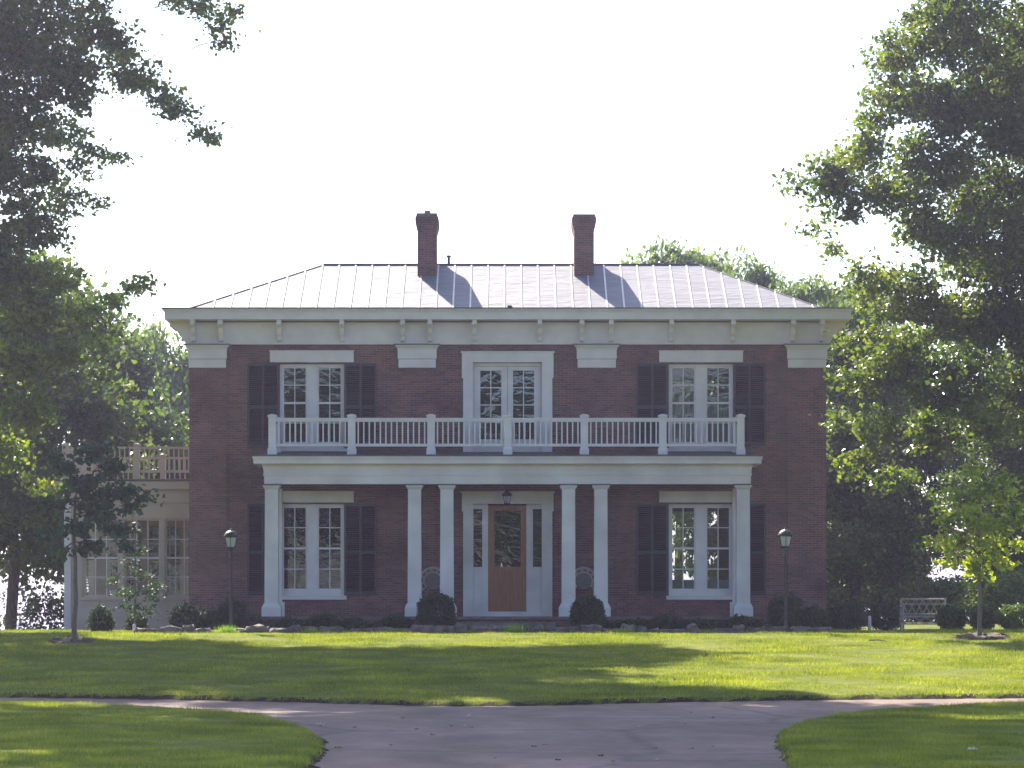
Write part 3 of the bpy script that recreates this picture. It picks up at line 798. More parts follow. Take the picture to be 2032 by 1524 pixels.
# ---------------------------------------------------------------- grass
def blades(name, n, x0, x1, y0, y1, h, w, label, seed, edge=0.07, wide=None):
    g = np.random.default_rng(seed)
    y = g.uniform(y0, y1, n)
    half = 0.159 * y + 1.2
    x = g.uniform(-1, 1, n) * half + 0.1
    d = sdist(x, y)
    k = (d > edge) & ~((np.abs(y - 71.86) < .22) & (x > WX(265, 71.9)) & (x < WX(1640, 71.9)) & (g.random(n) < .93))
    for (mx_, my_, mr_) in ((WX(1952, 69.3), 69.3, .56), (WX(140, 67.8), 67.8, .5)): k &= np.hypot(x - mx_, (y - my_) / 1.3) > mr_ * (.85 + .25 * g.random(n))
    x, y, d = x[k], y[k], d[k]
    n = len(x)
    z = terr(x, y) + 0.065 * sstep(0.0, 0.16, d)
    patch = 0.75 + 0.35 * np.sin(x * 1.7 + 2 * np.sin(y * .8)) * np.sin(y * 1.1 + x * .4) + .25 * np.sin(x * 5.1) * np.sin(y * 4.3)
    H = h * (0.55 + 0.8 * g.random(n)) * np.clip(patch * (1 + .22 * np.sin(y * 5.2 + .25 * np.sin(x))), .4, 1.4)
    a = g.uniform(0, 2 * PI, n); lean = H * g.uniform(0.1, 0.9, n)
    dxy = np.stack([np.cos(a), np.sin(a)], 1)
    b = g.uniform(0, 2 * PI, n)
    W = w * (0.6 + 0.8 * g.random(n))
    co = np.zeros((n, 3, 3))
    co[:, 0, 0] = x - np.cos(b) * W; co[:, 0, 1] = y - np.sin(b) * W; co[:, 0, 2] = z - .01
    co[:, 1, 0] = x + np.cos(b) * W; co[:, 1, 1] = y + np.sin(b) * W; co[:, 1, 2] = z - .01
    co[:, 2, 0] = x + dxy[:, 0] * lean; co[:, 2, 1] = y + dxy[:, 1] * lean; co[:, 2, 2] = z + H
    o = quad_mesh(name, co.reshape(-1, 3), np.arange(3 * n).reshape(n, 3), M['grass'], k=3)
    return tag(o, label, 'grass', kind='stuff')
blades('grass', 600000, 0, 0, 29.0, 52.5, 0.060, 0.0042, 'short mown grass beside the drive', 101)
blades('grass', 420000, 0, 0, 52.5, 76.0, 0.060, 0.0075, 'short mown grass between drive and house', 102)

# ---------------------------------------------------------------- the house
HW = 80.0                         # distance of the front wall
SW = FPX / HW
def hx(px): return (px - CX) / SW
def hz(py): return CAMZ + (CY - py) / SW
XL, XR = hx(377), hx(1638)
HB = 86.0
ZT = hz(645)                      # top of the brick wall
FL = 1.585                        # porch floor level
house = empty('brick_house', (0, HW, GZ), 'two storey red brick house with white trim, columned porch and side sunroom', 'house')

WC = [hx(619), hx(1391)]
ww = 64 / SW
holes = []
for c in WC:
    holes.append((c - ww, c + ww, hz(890), hz(722)))
    holes.append((c - ww, c + ww, hz(1182), hz(1000)))
UD = (hx(938), hx(1076), hz(900), hz(719))
LD = (hx(938), hx(1076), FL, hz(1000))
holes += [UD, LD]
mb = MB()
holed_wall(mb, XL, XR, GZ - .3, ZT, HW, HW + .35, holes)
back_holes = [(WC[1] - ww, WC[1] + ww, hz(890), hz(722)), (WC[1] - ww, WC[1] + ww, hz(1182), hz(1000))]
holed_wall(mb, XL, XR, GZ - .3, ZT, HB - .35, HB, back_holes)
mb.box(XL, XL + .35, HW + .35, HB - .35, GZ - .3, ZT)
mb.box(XR - .35, XR, HW + .35, HB - .35, GZ - .3, ZT)
for a, b_ in [(377, 450), (793, 865), (1147, 1222), (1563, 1638)]:   # shallow brick piers
    x0, x1 = hx(a), hx(b_)
    if a == 377: x0 -= .012
    if b_ == 1638: x1 += .012
    mb.box(x0, x1, HW - .055, HW + .004, GZ - .3, hz(690))
mb.build('wall', M['brick'], house)
# rooms behind the panes
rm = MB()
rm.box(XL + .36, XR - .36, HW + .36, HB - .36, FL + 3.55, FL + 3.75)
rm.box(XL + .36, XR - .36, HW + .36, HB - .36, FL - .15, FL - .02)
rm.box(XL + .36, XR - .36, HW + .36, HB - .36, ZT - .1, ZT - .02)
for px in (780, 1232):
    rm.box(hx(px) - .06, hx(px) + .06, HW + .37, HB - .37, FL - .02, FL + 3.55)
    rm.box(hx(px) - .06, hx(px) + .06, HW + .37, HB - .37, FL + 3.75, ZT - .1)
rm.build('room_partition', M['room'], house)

# windows
def window(c, ytop, ybot, mid, rows, sillpy, mat=None):
    zt, zb, zm = hz(ytop), hz(ybot), hz(mid)
    y0 = HW + .10
    f = MB()
    f.box(c - ww, c - ww + .065, y0, y0 + .14, zb, zt)
    f.box(c + ww - .065, c + ww, y0, y0 + .14, zb, zt)
    f.box(c - ww + .065, c + ww - .065, y0, y0 + .14, zt - .06, zt)
    f.box(c - ww + .065, c + ww - .065, y0, y0 + .14, zb, zb + .13)
    f.box(c - .135, c + .135, y0 - .015, y0 + .14, zb + .13, zt - .06)
    fo = f.build('window', M['white'], house)
    s = MB(); s.box(c - ww - .06, c + ww + .06, HW - .09, HW + .18, hz(sillpy), zb - .001)
    s.build('sill', M['white_low'] if ytop > 950 else M['white'], fo)
    for sg in (-1, 1):
        xa, xb = (c - ww + .065, c - .135) if sg < 0 else (c + .135, c + ww - .065)
        m = MB(); ya = y0 + .045; w = .032
        m.box(xa, xa + w, ya, ya + .05, zb + .13, zt - .06); m.box(xb - w, xb, ya, ya + .05, zb + .13, zt - .06)
        m.box(xa + w, xb - w, ya, ya + .05, zt - .06 - .035, zt - .06); m.box(xa + w, xb - w, ya, ya + .05, zb + .13, zb + .175)
        m.box(xa + w, xb - w, ya - .012, ya + .05, zm - .025, zm + .025)
        xm = (xa + xb) / 2
        m.box(xm - .011, xm + .011, ya + .005, ya + .035, zb + .175, zm - .025)
        m.box(xm - .011, xm + .011, ya + .005, ya + .035, zm + .025, zt - .095)
        for lo, hi in ((zb + .175, zm - .025), (zm + .025, zt - .095)):
            z_ = (lo + hi) / 2
            m.box(xa + w, xm - .011, ya + .006, ya + .034, z_ - .011, z_ + .011)
            m.box(xm + .011, xb - w, ya + .006, ya + .034, z_ - .011, z_ + .011)
        m.build('sash', M['white'], fo)
        p = MB(); p.box(xa + .01, xb - .01, ya + .018, ya + .022, zb + .14, zt - .07)
        p.build('pane', mat or M['glass'], fo)
    return fo
for c in WC:
    window(c, 722, 890, 799, 4, 896)
    window(c, 1000, 1182, 1088, 4, 1190)
# curtains and blinds
def drape(x0, x1, z0, z1, y, name, mat, fold=.05, lean=0):
    mb = MB(); n = 14
    vs = []; 
    for k in range(n + 1):
        t = k / n; x = x0 + (x1 - x0) * t; yy = y + (fold if k % 2 else 0)
        vs += [(x, yy, z0), (x + lean * (1 - t), yy, z1 - abs(lean) * .6 * (1 - t))]
    mb.add(vs, [(2 * k, 2 * k + 2, 2 * k + 3, 2 * k + 1) for k in range(n)])
    o = mb.build(name, mat, house)
    m = o.modifiers.new('thick', 'SOLIDIFY'); m.thickness = .004
    return o
drape(hx(586), hx(610), hz(1172), hz(1138), HW + .45, 'curtain', M['curtain'], lean=.12)
drape(hx(1334), hx(1380), hz(890), hz(785), HW + .5, 'blind', M['blind'], .02)
drape(hx(1403), hx(1450), hz(890), hz(785), HW + .5, 'blind', M['blind'], .02)
drape(hx(1334), hx(1450), hz(1172), hz(1150), HW + .5, 'blind', M['blind'], .02)

# lintels
for c, (p0, p1), y0 in [(WC[0], (698, 719), 0), (WC[1], (698, 719), 0), (WC[0], (977, 997), 1), (WC[1], (977, 997), 1)]:
    m = MB(); w = 83 / SW
    m.box(c - w, c + w, HW - .06, HW + .1, hz(p1), hz(p0))
    m.box(c - w - .012, c + w + .012, HW - .075, HW + .1, hz(p0) + .001, hz(p0) + .03)
    m.build('lintel', M['white_low'] if y0 else M['white'], house)
# shutters
def shutter(x0, x1, z0, z1):
    m = MB(); y0 = HW - .055; y1 = HW - .004
    xm = (x0 + x1) / 2; zm = z0 + (z1 - z0) * .47; s = .045
    for a, b_ in ((x0, x0 + s), (xm - s * .8, xm - .006), (xm + .006, xm + s * .8), (x1 - s, x1)):
        m.box(a, b_, y0, y1, z0, z1)
    for a, b_ in ((x0 + s, xm - s * .8), (xm + s * .8, x1 - s)):
        m.box(a, b_, y0 + .002, y1, z0, z0 + .09); m.box(a, b_, y0 + .002, y1, z1 - .06, z1); m.box(a, b_, y0 + .002, y1, zm - .04, zm + .04)
        for lo, hi in ((z0 + .09, zm - .04), (zm + .04, z1 - .06)):
            n = int((hi - lo) / .05)
            for k in range(n):
                z = lo + (hi - lo) * (k + .5) / n
                m.add([(a, y0 + .006, z - .016), (b_, y0 + .006, z - .016), (b_, y1 - .004, z + .022), (a, y1 - .004, z + .022),
                       (a, y0 + .014, z - .020), (b_, y0 + .014, z - .020), (b_, y1, z + .014), (a, y1, z + .014)],
                      [(0, 1, 2, 3), (7, 6, 5, 4), (0, 4, 5, 1)])
    m.build('shutter', M['shutter'], house)
for c in (619, 1391):
    for (a, b_) in ((c - 128, c - 66), (c + 65, c + 128)):
        shutter(hx(a), hx(b_), hz(884), hz(722)); shutter(hx(a), hx(b_), hz(1181), hz(1000))

# cornice: frieze, soffit, fascia, crown, all round
OV = 50 / SW
fr = MB()
t = .06
fr.box(XL - t, XR + t, HW - t, HW + .01, hz(683), hz(640))
fr.box(XL - t, XL + .01, HW + .01, HB, hz(683), hz(640))
fr.box(XR - .01, XR + t, HW + .01, HB, hz(683), hz(640))
fr.box(XL - t - .03, XR + t + .03, HW - t - .03, HW - t - .001, hz(683) - .012, hz(680))
fr.build('frieze', M['white'], house)
YF = HW - OV
def zf(py): return CAMZ + (CY - py) * YF / FPX
cn = MB()
xa, xb = XL - OV + .05, XR + OV - .05
z_s = zf(633)
# box cornice (soffit + fascia)
cn.box(xa, xb, YF + .05, HB + OV - .05, z_s, zf(619.5))
# soffit cove towards the wall on the front and both sides
def cove(pts, a, b_):
    vs = [(a, y, z) for y, z in pts] + [(b_, y, z) for y, z in pts]; n = len(pts)
    cn.add(vs, [(i, i + 1, i + 1 + n, i + n) for i in range(n - 1)])
# crown: flares outwards at the top
zc0, zc1 = zf(619.5), zf(612.5)
x0_, x1_, yb = XL - OV, XR + OV, HB + OV
for k, (o0, o1, za, zb) in enumerate([(.05, .035, zc0, zc0 + (zc1 - zc0) * .35), (.035, -.0, zc0 + (zc1 - zc0) * .35, zc0 + (zc1 - zc0) * .8), (-.01, -.01, zc0 + (zc1 - zc0) * .8, zc1)]):
    a0 = o0 - .002; a1 = o1 - .002
    vs = [(x0_ + a0, YF + a0, za), (x1_ - a0, YF + a0, za), (x1_ - a0, yb - a0, za), (x0_ + a0, yb - a0, za),
          (x0_ + a1, YF + a1, zb), (x1_ - a1, YF + a1, zb), (x1_ - a1, yb - a1, zb), (x0_ + a1, yb - a1, zb)]
    cn.add(vs, [(0, 1, 5, 4), (1, 2, 6, 5), (2, 3, 7, 6), (3, 0, 4, 7), (4, 5, 6, 7)])
cn.build('cornice', M['white'], house)
fl = MB(); e = .02
fl.box(x0_ - e, x1_ + e, YF - e, yb + e, zc1 + .001, zc1 + .03)
fl.build('gutter_edge', M['flash'], house)
# scroll brackets under the soffit
def bracket(x, side=0):
    m = MB(); w = .055; zt = z_s - .002
    prof = [(0, 0), (-.46, 0), (-.46, -.11), (-.40, -.16), (-.33, -.15), (-.27, -.20), (-.24, -.30), (-.19, -.37), (-.13, -.36), (-.12, -.44), (-.09, -.50), (-.03, -.52), (0, -.54)]
    if side == 0:
        P = lambda d, z, s: (x + s, HW - .062 + d, zt + z)
    else:
        P = lambda d, z, s: ((XL - .062 + d) if side < 0 else (XR + .062 - d), x + s, zt + z)
    n = len(prof)
    vs = [P(d, z, -w) for d, z in prof] + [P(d, z, w) for d, z in prof]
    m.add(vs, [tuple(range(n))[::-1], tuple(range(n, 2 * n))] + [(i, (i + 1) % n, (i + 1) % n + n, i + n) for i in range(n)])
    m.build('bracket', M['white'], house)
for px in (383, 440, 556, 680, 800, 854, 942, 1071, 1154, 1212, 1331, 1453, 1572, 1631):
    bracket(hx(px) + (.03 if px == 383 else (-.03 if px == 1631 else 0)))
for yy in (80.2, 81.0, 82.6, 84.2, 85.6):
    bracket(yy, -1); bracket(yy, 1)
# pier capitals
for a, b_ in ((375, 449), (791, 865), (1146, 1222), (1563, 1639)):
    m = MB(); x0, x1 = hx(a), hx(b_); yF = HW - .055
    m.box(x0, x1, yF - .035, yF - .001, hz(730), hz(713.3))
    m.box(x0 - .02, x1 + .02, yF - .055, yF - .001, hz(712.5), hz(695))
    m.box(x0 - .03, x1 + .03, yF - .065, yF - .001, hz(695) + .001, hz(692))
    cxm_, cym_ = (x0 + x1) / 2, yF - .08; hw_ = (x1 - x0) / 2
    m.frust(cxm_, yF - .041, hw_ + .03, .04, hz(692) + .001, hw_ + .09, .10, hz(685.5))
    m.build('pier_capital', M['white'], house)
    f2 = MB(); f2.box(x0 - .11, x1 + .11, yF - .16, yF - .01, hz(685.5) + .001, hz(683.2) - .002)
    f2.build('capital_flashing', M['flash'], house)

# roof
RY = HW + 3.0
ZE = zc1 + .03
ZR = CAMZ + (CY - 526) * RY / FPX
ex0, ex1, ey0, ey1 = hx(371), hx(1637), HW - .12, RY * 2 - HW + .12
rx0, rx1 = (642 - CX) * RY / FPX, (1386 - CX) * RY / FPX
rf = MB()
rf.add([(ex0, ey0, ZE), (ex1, ey0, ZE), (ex1, ey1, ZE), (ex0, ey1, ZE), (rx0, RY, ZR), (rx1, RY, ZR)],
       [(0, 1, 5, 4), (1, 2, 5), (2, 3, 4, 5), (3, 0, 4), (3, 2, 1, 0)])
roof = rf.build('roof', M['roof'], house)
# standing seams
def seam(p, q, w=.020, h=.018):
    p = Vector(p); q = Vector(q); d = (q - p).normalized(); sdir = d.cross(Vector((0, 0, 1))).normalized(); up = sdir.cross(d).normalized()
    m = MB(); vs = []
    for c in (p, q):
        for a, b_ in ((-w, -.004), (w, -.004), (w, h), (-w, h)): vs.append(tuple(c + sdir * a + up * b_))
    m.add(vs, [(0, 1, 5, 4), (1, 2, 6, 5), (2, 3, 7, 6), (3, 0, 4, 7), (0, 3, 2, 1), (4, 5, 6, 7)])
    m.build('standing_seam', M['seam'], roof)
sp = 34.0 / SW
chx = [((828.6 - CX) / (FPX / 82.2), (865.6 - CX) / (FPX / 82.2)), ((1139.5 - CX) / (FPX / 82.2), (1178.6 - CX) / (FPX / 82.2))]
chy = (82.2, 83.5)
k = 0
x = hx(423)
while x < ex1 - .15:
    if x < rx0: t_ = (x - ex0) / (rx0 - ex0)
    elif x > rx1: t_ = (ex1 - x) / (ex1 - rx1)
    else: t_ = 1.0
    t_ = min(1, t_) * .995
    for a, b_ in chx:
        if a - .02 < x < b_ + .02: t_ = (chy[0] - ey0 - .01) / (RY - ey0)
    if t_ > .03:
        seam((x, ey0 + .02, ZE + (ZR - ZE) * .02 / (RY - ey0)), (x, ey0 + (RY - ey0) * t_, ZE + (ZR - ZE) * t_))
    x += sp
# ridge and hip caps
rc = MB()
rc.tube([(rx0, RY, ZR + .01), (rx1, RY, ZR + .01)], .03, 6)
for a, b_ in (((ex0, ey0, ZE), (rx0, RY, ZR)), ((ex1, ey0, ZE), (rx1, RY, ZR)), ((ex0, ey1, ZE), (rx0, RY, ZR)), ((ex1, ey1, ZE), (rx1, RY, ZR))):
    rc.tube([a, b_], .022, 6)
rc.build('ridge_cap', M['flash'], roof)
# chimneys
for k, ((a, b_), ytop, ypot) in enumerate(zip(chx, (423, 425), (412.5, 419.5))):
    m = MB(); y0, y1 = chy; zz = lambda py: CAMZ + (CY - py) * y0 / FPX
    cx_, cy_ = (a + b_) / 2, (y0 + y1) / 2; hw_, hd = (b_ - a) / 2, (y1 - y0) / 2
    m.box(a, b_, y0, y1, 9.0, zz(458))
    st = [(458, 0), (453, .02), (446, .045), (439, .058), (432, .058), (428, .03)]
    for (p, o), (p2, o2) in zip(st[:-1], st[1:]):
        m.frust(cx_, cy_, hw_ + o, hd + o, zz(p) + .0005, hw_ + o2, hd + o2, zz(p2))
    m.build('chimney', M['brick'], roof)
    c = MB(); c.frust(cx_, cy_, hw_ + .035, hd + .035, zz(428) + .001, hw_ + .02, hd + .02, zz(ytop))
    if k == 0: c.box(cx_ - .07, cx_ + .07, cy_ - .12, cy_ + .12, zz(ytop) + .001, zz(ypot))
    else: c.frust(cx_, cy_, .12, .16, zz(ytop) + .001, .07, .1, zz(ypot))
    c.build('chimney_cap', M['concrete'], roof)
v = MB(); vx = (890.5 - CX) * 83.4 / FPX; vz = lambda py: CAMZ + (CY - py) * 83.4 / FPX
v.lathe(vx, 83.4, [(.035, vz(530)), (.035, vz(511)), (.055, vz(510.5)), (.065, vz(508)), (.065, vz(507)), (.02, vz(506.5))], 12)
v.build('vent_pipe', M['flash'], roof, smooth=False)
sb = MB(); sb.box(hx(1007), hx(1016), ey0 + .1, ey0 + .25, ZE + .02, ZE + .11); sb.build('snow_guard', M['flash'], roof)

# upper balcony doors with eared casing
uc = MB(); yF = HW - .07
X0, X1, I0, I1 = hx(919), hx(1096), hx(938.6), hx(1075.5)
zt_, zi, ze = hz(700), hz(719), hz(750)
uc.box(X0, I0, yF, HW + .06, hz(900), ze); uc.box(I1, X1, yF, HW + .06, hz(900), ze)
uc.box(X0 - .03, I0, yF, HW + .06, ze + .001, zi); uc.box(I1, X1 + .03, yF, HW + .06, ze + .001, zi)
uc.box(X0 - .03, X1 + .03, yF, HW + .06, zi + .001, zt_)
uc.box(X0 - .06, X1 + .06, yF - .03, HW + .04, zt_ + .001, hz(697.5))
uco = uc.build('door_casing', M['white'], house)
yd = HW + .14
df = MB(); df.box(I0, I0 + .045, yd - .03, yd + .08, hz(900), zi); df.box(I1 - .045, I1, yd - .03, yd + .08, hz(900), zi)
df.box(I0 + .045, I1 - .045, yd - .03, yd + .08, hz(726), zi); df.build('door_frame', M['white'], uco)
XM = (I0 + I1) / 2
for s_ in (-1, 1):
    a, b_ = (I0 + .047, XM - .004) if s_ < 0 else (XM + .004, I1 - .047)
    ga, gb = (hx(953), hx(994.7)) if s_ < 0 else (hx(1018), hx(1060))
    m = MB(); y0, y1 = yd, yd + .05; z0, z1, gz0, gz1 = hz(899), hz(726.5), hz(871), hz(734.5)
    m.box(a, ga, y0, y1, z0, z1); m.box(gb, b_, y0, y1, z0, z1); m.box(ga, gb, y0, y1, z0, gz0); m.box(ga, gb, y0, y1, gz1, z1)
    gm = (ga + gb) / 2
    m.box(gm - .012, gm + .012, y0 + .006, y1 - .006, gz0, gz1)
    for k in (1, 2, 3):
        z = gz0 + (gz1 - gz0) * k / 4
        m.box(ga, gm - .012, y0 + .007, y1 - .007, z - .012, z + .012); m.box(gm + .012, gb, y0 + .007, y1 - .007, z - .012, z + .012)
    leaf_o = m.build('balcony_door', M['white'], house)
    p = MB(); p.box(ga - .01, gb + .01, y0 + .022, y0 + .026, gz0 - .01, gz1 + .01); p.build('pane', M['wavy'], leaf_o)
h = MB(); h.tube([(XM + .06, yd - .03, hz(825)), (XM + .06, yd - .03, hz(816))], .012, 8); h.build('handle', M['brass'], leaf_o)

# front entrance: surround, side lights, wooden door
ec = MB()
ec.box(X0, I0, yF, HW + .06, FL, hz(1015)); ec.box(I1, X1, yF, HW + .06, FL, hz(1015))
ec.box(X0 - .03, I0, yF, HW + .06, hz(1015) + .001, hz(1000)); ec.box(I1, X1 + .03, yF, HW + .06, hz(1015) + .001, hz(1000))
ec.box(X0 - .03, X1 + .03, yF, HW + .06, hz(1000) + .001, hz(978))
ec.box(X0 - .06, X1 + .06, yF - .03, HW + .04, hz(978) + .001, hz(975))
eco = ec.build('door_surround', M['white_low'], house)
D0, D1 = hx(968.5), hx(1044.5)
ss = MB(); y0, y1 = HW + .07, HW + .15
for (a, b_, g0, g1) in ((I0, D0, hx(939.5), hx(956.8)), (D1, I1, hx(1057.5), hx(1075))):
    ss.box(a, g0, y0, y1, FL + .03, hz(1000)); ss.box(g1, b_, y0, y1, FL + .03, hz(1000))
    ss.box(g0, g1, y0, y1, hz(1010), hz(1000)); ss.box(g0, g1, y0 + .02, y1, FL + .03, hz(1125))
    ss.box(g0 + .025, g1 - .025, y0 + .008, y0 + .0199, FL + .15, hz(1132))
    ss.box(g0, g1, y0, y0 + .0198, FL + .03, FL + .11)
sso = ss.build('sidelight_frame', M['white_low'], house)
for g0, g1 in ((hx(939.5), hx(956.8)), (hx(1057.5), hx(1075))):
    p = MB(); p.box(g0 - .005, g1 + .005, y0 + .04, y0 + .044, hz(1126), hz(1009)); p.build('pane', M['wavy'], sso)
th = MB(); th.box(I0, I1, HW - .1, HW + .2, FL + .001, FL + .029); th.build('threshold', M['white_low'], eco)
dm = MB(); z0, z1 = FL + .125, hz(1003); ga, gb, gz0, gz1 = hx(981), hx(1033.5), hz(1125), hz(1013)
DO = .004
dm.box(D0 + DO, ga, y0 + .02, y0 + .07, z0, z1); dm.box(gb, D1 - DO, y0 + .02, y0 + .07, z0, z1); dm.box(ga, gb, y0 + .02, y0 + .07, gz1, z1)
dm.box(ga, gb, y0 + .02, y0 + .07, z0, z0 + .22); dm.box(ga, gb, y0 + .02, y0 + .07, gz0 - .14, gz0)
gm = (ga + gb) / 2
dm.box(gm - .045, gm + .045, y0 + .02, y0 + .07, z0 + .22, gz0 - .14)
dm.box(ga, gm - .045, y0 + .036, y0 + .06, z0 + .22, gz0 - .14); dm.box(gm + .045, gb, y0 + .036, y0 + .06, z0 + .22, gz0 - .14)
dr = dm.build('front_door', M['door'], house)
ks = MB(); ks.box(D0, D1, y0 - .01, y0 + .08, FL + .03, z0 - .003); ks.build('door_sill', M['white_low'], dr)
p = MB(); p.box(ga - .005, gb + .005, y0 + .04, y0 + .044, gz0 - .005, gz1 + .005); p.build('pane', M['wavy'], dr)
h = MB(); h.box(hx(994), hx(996.6), y0 - .02, y0 + .0, hz(1124.5), hz(1117)); h.box(hx(994.4), hx(996.2), y0 + .0, y0 + .0195, hz(1122), hz(1119.5)); h.build('handle', M['brass'], dr)

# porch floor and steps
PF = HW - 1.72
pf = MB(); pxl, pxr = WX(508, PF), WX(1507, PF)
pf.box(pxl, pxr, PF, HW - .06, FL - .07, FL)
pfo = pf.build('porch_floor', M['concrete'], house)
pb_ = MB(); pb_.box(pxl + .06, pxr - .06, PF + .06, HW - .062, GZ - .2, FL - .071); pb_.build('porch_foundation', M['brick'], house)
for k, (yy, z) in enumerate([(PF - .34, FL - .15), (PF - .68, FL - .29)]):
    s = MB(); s.box(WX(903, yy), WX(1103, yy), yy, PF - .002 if k == 0 else PF - .342, GZ - .1, z)
    s.build('step', M['concrete'], house, bevel=.012)
# columns (square, tapered)
PC = HW - 1.42
def pz(py): return CAMZ + (CY - py) * (PC - .16) / FPX
def pxx(px): return (px - CX) * (PC - .16) / FPX
col_px = (538.5, 822.5, 886.7, 1128.3, 1192.5, 1475)
ZA = pz(960.5)
for px in col_px:
    c = pxx(px); w0, w1 = .168, .158
    m = MB()
    m.frust(c, PC, w0, w0, pz(1197), w1, w1, pz(988) - .001)
    m.frust(c, PC, w1 + .001, w1 + .001, pz(987) + .001, w1, w1, pz(971))
    m.box(c - w1 + .01, c + w1 - .01, PC - w1 + .01, PC + w1 - .01, pz(988) - .001, pz(987) + .001)
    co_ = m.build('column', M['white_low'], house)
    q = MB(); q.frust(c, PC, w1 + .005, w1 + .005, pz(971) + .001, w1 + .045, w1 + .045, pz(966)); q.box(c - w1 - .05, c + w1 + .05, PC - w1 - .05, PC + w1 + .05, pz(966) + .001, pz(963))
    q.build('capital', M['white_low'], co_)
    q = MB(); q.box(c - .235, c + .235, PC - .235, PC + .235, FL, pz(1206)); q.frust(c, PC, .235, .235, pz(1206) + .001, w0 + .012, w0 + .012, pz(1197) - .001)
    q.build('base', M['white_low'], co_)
    q = MB(); q.box(c - w1 - .08, c + w1 + .08, PC - w1 - .08, PC + w1 + .08, pz(963) + .001, ZA - .001)
    q.build('flashing', M['flash'], co_)
for px in (538.5, 1475):      # pilasters on the wall behind the outer columns
    c = pxx(px) * 1.0; m = MB()
    m.box(c - .16, c + .16, HW - .115, HW - .002, FL + .36, ZA - .05); m.box(c - .22, c + .22, HW - .15, HW - .002, FL, FL + .358)
    m.build('wall_pilaster', M['white_low'], house)
# entablature
xl, xr = WX(524, PC - .16), WX(1490, PC - .16); yf = PC - .165
en = MB(); t = .33
z1, z2, z3 = pz(944), pz(921), pz(906.5)
def ring(a, b_, f, z0, z1, th=.33):
    en.box(a, b_, f, f + th, z0, z1); en.box(a, a + th, f + th, HW - .062, z0, z1); en.box(b_ - th, b_, f + th, HW - .062, z0, z1)
ring(xl, xr, yf, ZA, z1)
ring(xl - .02, xr + .02, yf - .02, z1 + .001, z1 + .05)
# cyma like upper board
for k in range(4):
    t0, t1 = k / 4, (k + 1) / 4; za, zb = z1 + .051 + (z2 - z1 - .051) * t0, z1 + .051 + (z2 - z1 - .051) * t1
    ring(xl - .012 - .03 * k * k / 9, xr + .012 + .03 * k * k / 9, yf - .012 - .03 * k * k / 9, za + .0005, zb)
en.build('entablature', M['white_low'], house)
pc_ = MB(); o = .27
fa, fb, ff = xl - o, xr + o, yf - o
pc_.box(fa + .03, fb - .03, ff + .03, HW - .062, z2 + .001, z2 + (z3 - z2) * .55)
vs = []
z_a, z_b = z2 + (z3 - z2) * .55 + .001, z3
pc_.add([(fa + .02, ff + .02, z_a), (fb - .02, ff + .02, z_a), (fb - .02, HW - .062, z_a), (fa + .02, HW - .062, z_a),
         (fa, ff, z_b), (fb, ff, z_b), (fb, HW - .062, z_b), (fa, HW - .062, z_b)], [(0, 1, 5, 4), (1, 2, 6, 5), (3, 0, 4, 7), (4, 5, 6, 7), (3, 2, 1, 0)])
pc_.build('porch_cornice', M['white_low'], house)
pr = MB(); zb_ = hz(897)
pr.add([(fa - .01, ff - .01, z3 + .001), (fb + .01, ff - .01, z3 + .001), (fb + .01, HW - .062, z3 + .001), (fa - .01, HW - .062, z3 + .001),
        (fa - .01, ff - .01, z3 + .025), (fb + .01, ff - .01, z3 + .025), (fb - .3, HW - .062, zb_), (fa + .3, HW - .062, zb_)],
       [(0, 1, 5, 4), (1, 2, 6, 5), (2, 3, 7, 6), (3, 0, 4, 7), (4, 5, 6, 7), (3, 2, 1, 0)])
pr.build('porch_roof', M['flash'], house)
pcl = MB(); pcl.box(xl + .331, xr - .331, yf + .331, HW - .063, ZA + .08, ZA + .12); pcl.build('porch_ceiling', M['white_low'], house)

# balcony balustrade
BY = HW - 1.30
bS = FPX / BY
def bxx(px): return (px - CX) / bS
def bz(py): return CAMZ + (CY - py) / bS
bal = MB()
posts = [540.5, 698, 855.5, 1007.5, 1159.5, 1315, 1469.5]
hp = 7.4 / bS
zr = lambda y: z3 + .025 + (zb_ - z3 - .025) * (y - ff) / (HW - ff)
segs = []
for a, b_ in zip(posts[:-1], posts[1:]): segs.append((bxx(a) + hp, bxx(b_) - hp))
for a, b_ in segs:
    bal.box(a, b_, BY - .045, BY + .045, bz(837), bz(833)); bal.box(a, b_, BY - .06, BY + .06, bz(833) + .001, bz(829.5))
    bal.box(a, b_, BY - .035, BY + .035, bz(886), bz(880.5))
SY1 = HW - .16
for px in (posts[0], posts[-1]):
    x = bxx(px)
    bal.box(x - .045, x + .045, BY + hp, SY1, bz(837), bz(833)); bal.box(x - .06, x + .06, BY + hp, SY1, bz(833) + .001, bz(829.5)); bal.box(x - .035, x + .035, BY + hp, SY1, bz(886), bz(880.5))
balo = bal.build('balustrade', M['white'], house)
def newel(x, y):
    m = MB(); h_ = hp
    m.box(x - h_, x + h_, y - h_, y + h_, zr(y) - .02, bz(829))
    m.box(x - h_ - .022, x + h_ + .022, y - h_ - .022, y + h_ + .022, zr(y) - .01, bz(892)); 
    m.frust(x, y, h_ + .022, h_ + .022, bz(892) + .001, h_ + .001, h_ + .001, bz(888))
    m.box(x - h_ - .012, x + h_ + .012, y - h_ - .012, y + h_ + .012, bz(829) + .001, bz(826.5))
    m.frust(x, y, h_ + .028, h_ + .028, bz(826.5) + .001, h_ + .02, h_ + .02, bz(824)); m.frust(x, y, h_ + .01, h_ + .01, bz(824) + .0005, h_ * .4, h_ * .4, bz(821.5))
    m.build('newel_post', M['white'], balo)
for px in posts: newel(bxx(px), BY)
newel(bxx(posts[0]) + .02, HW - .16); newel(bxx(posts[-1]) - .02, HW - .16)
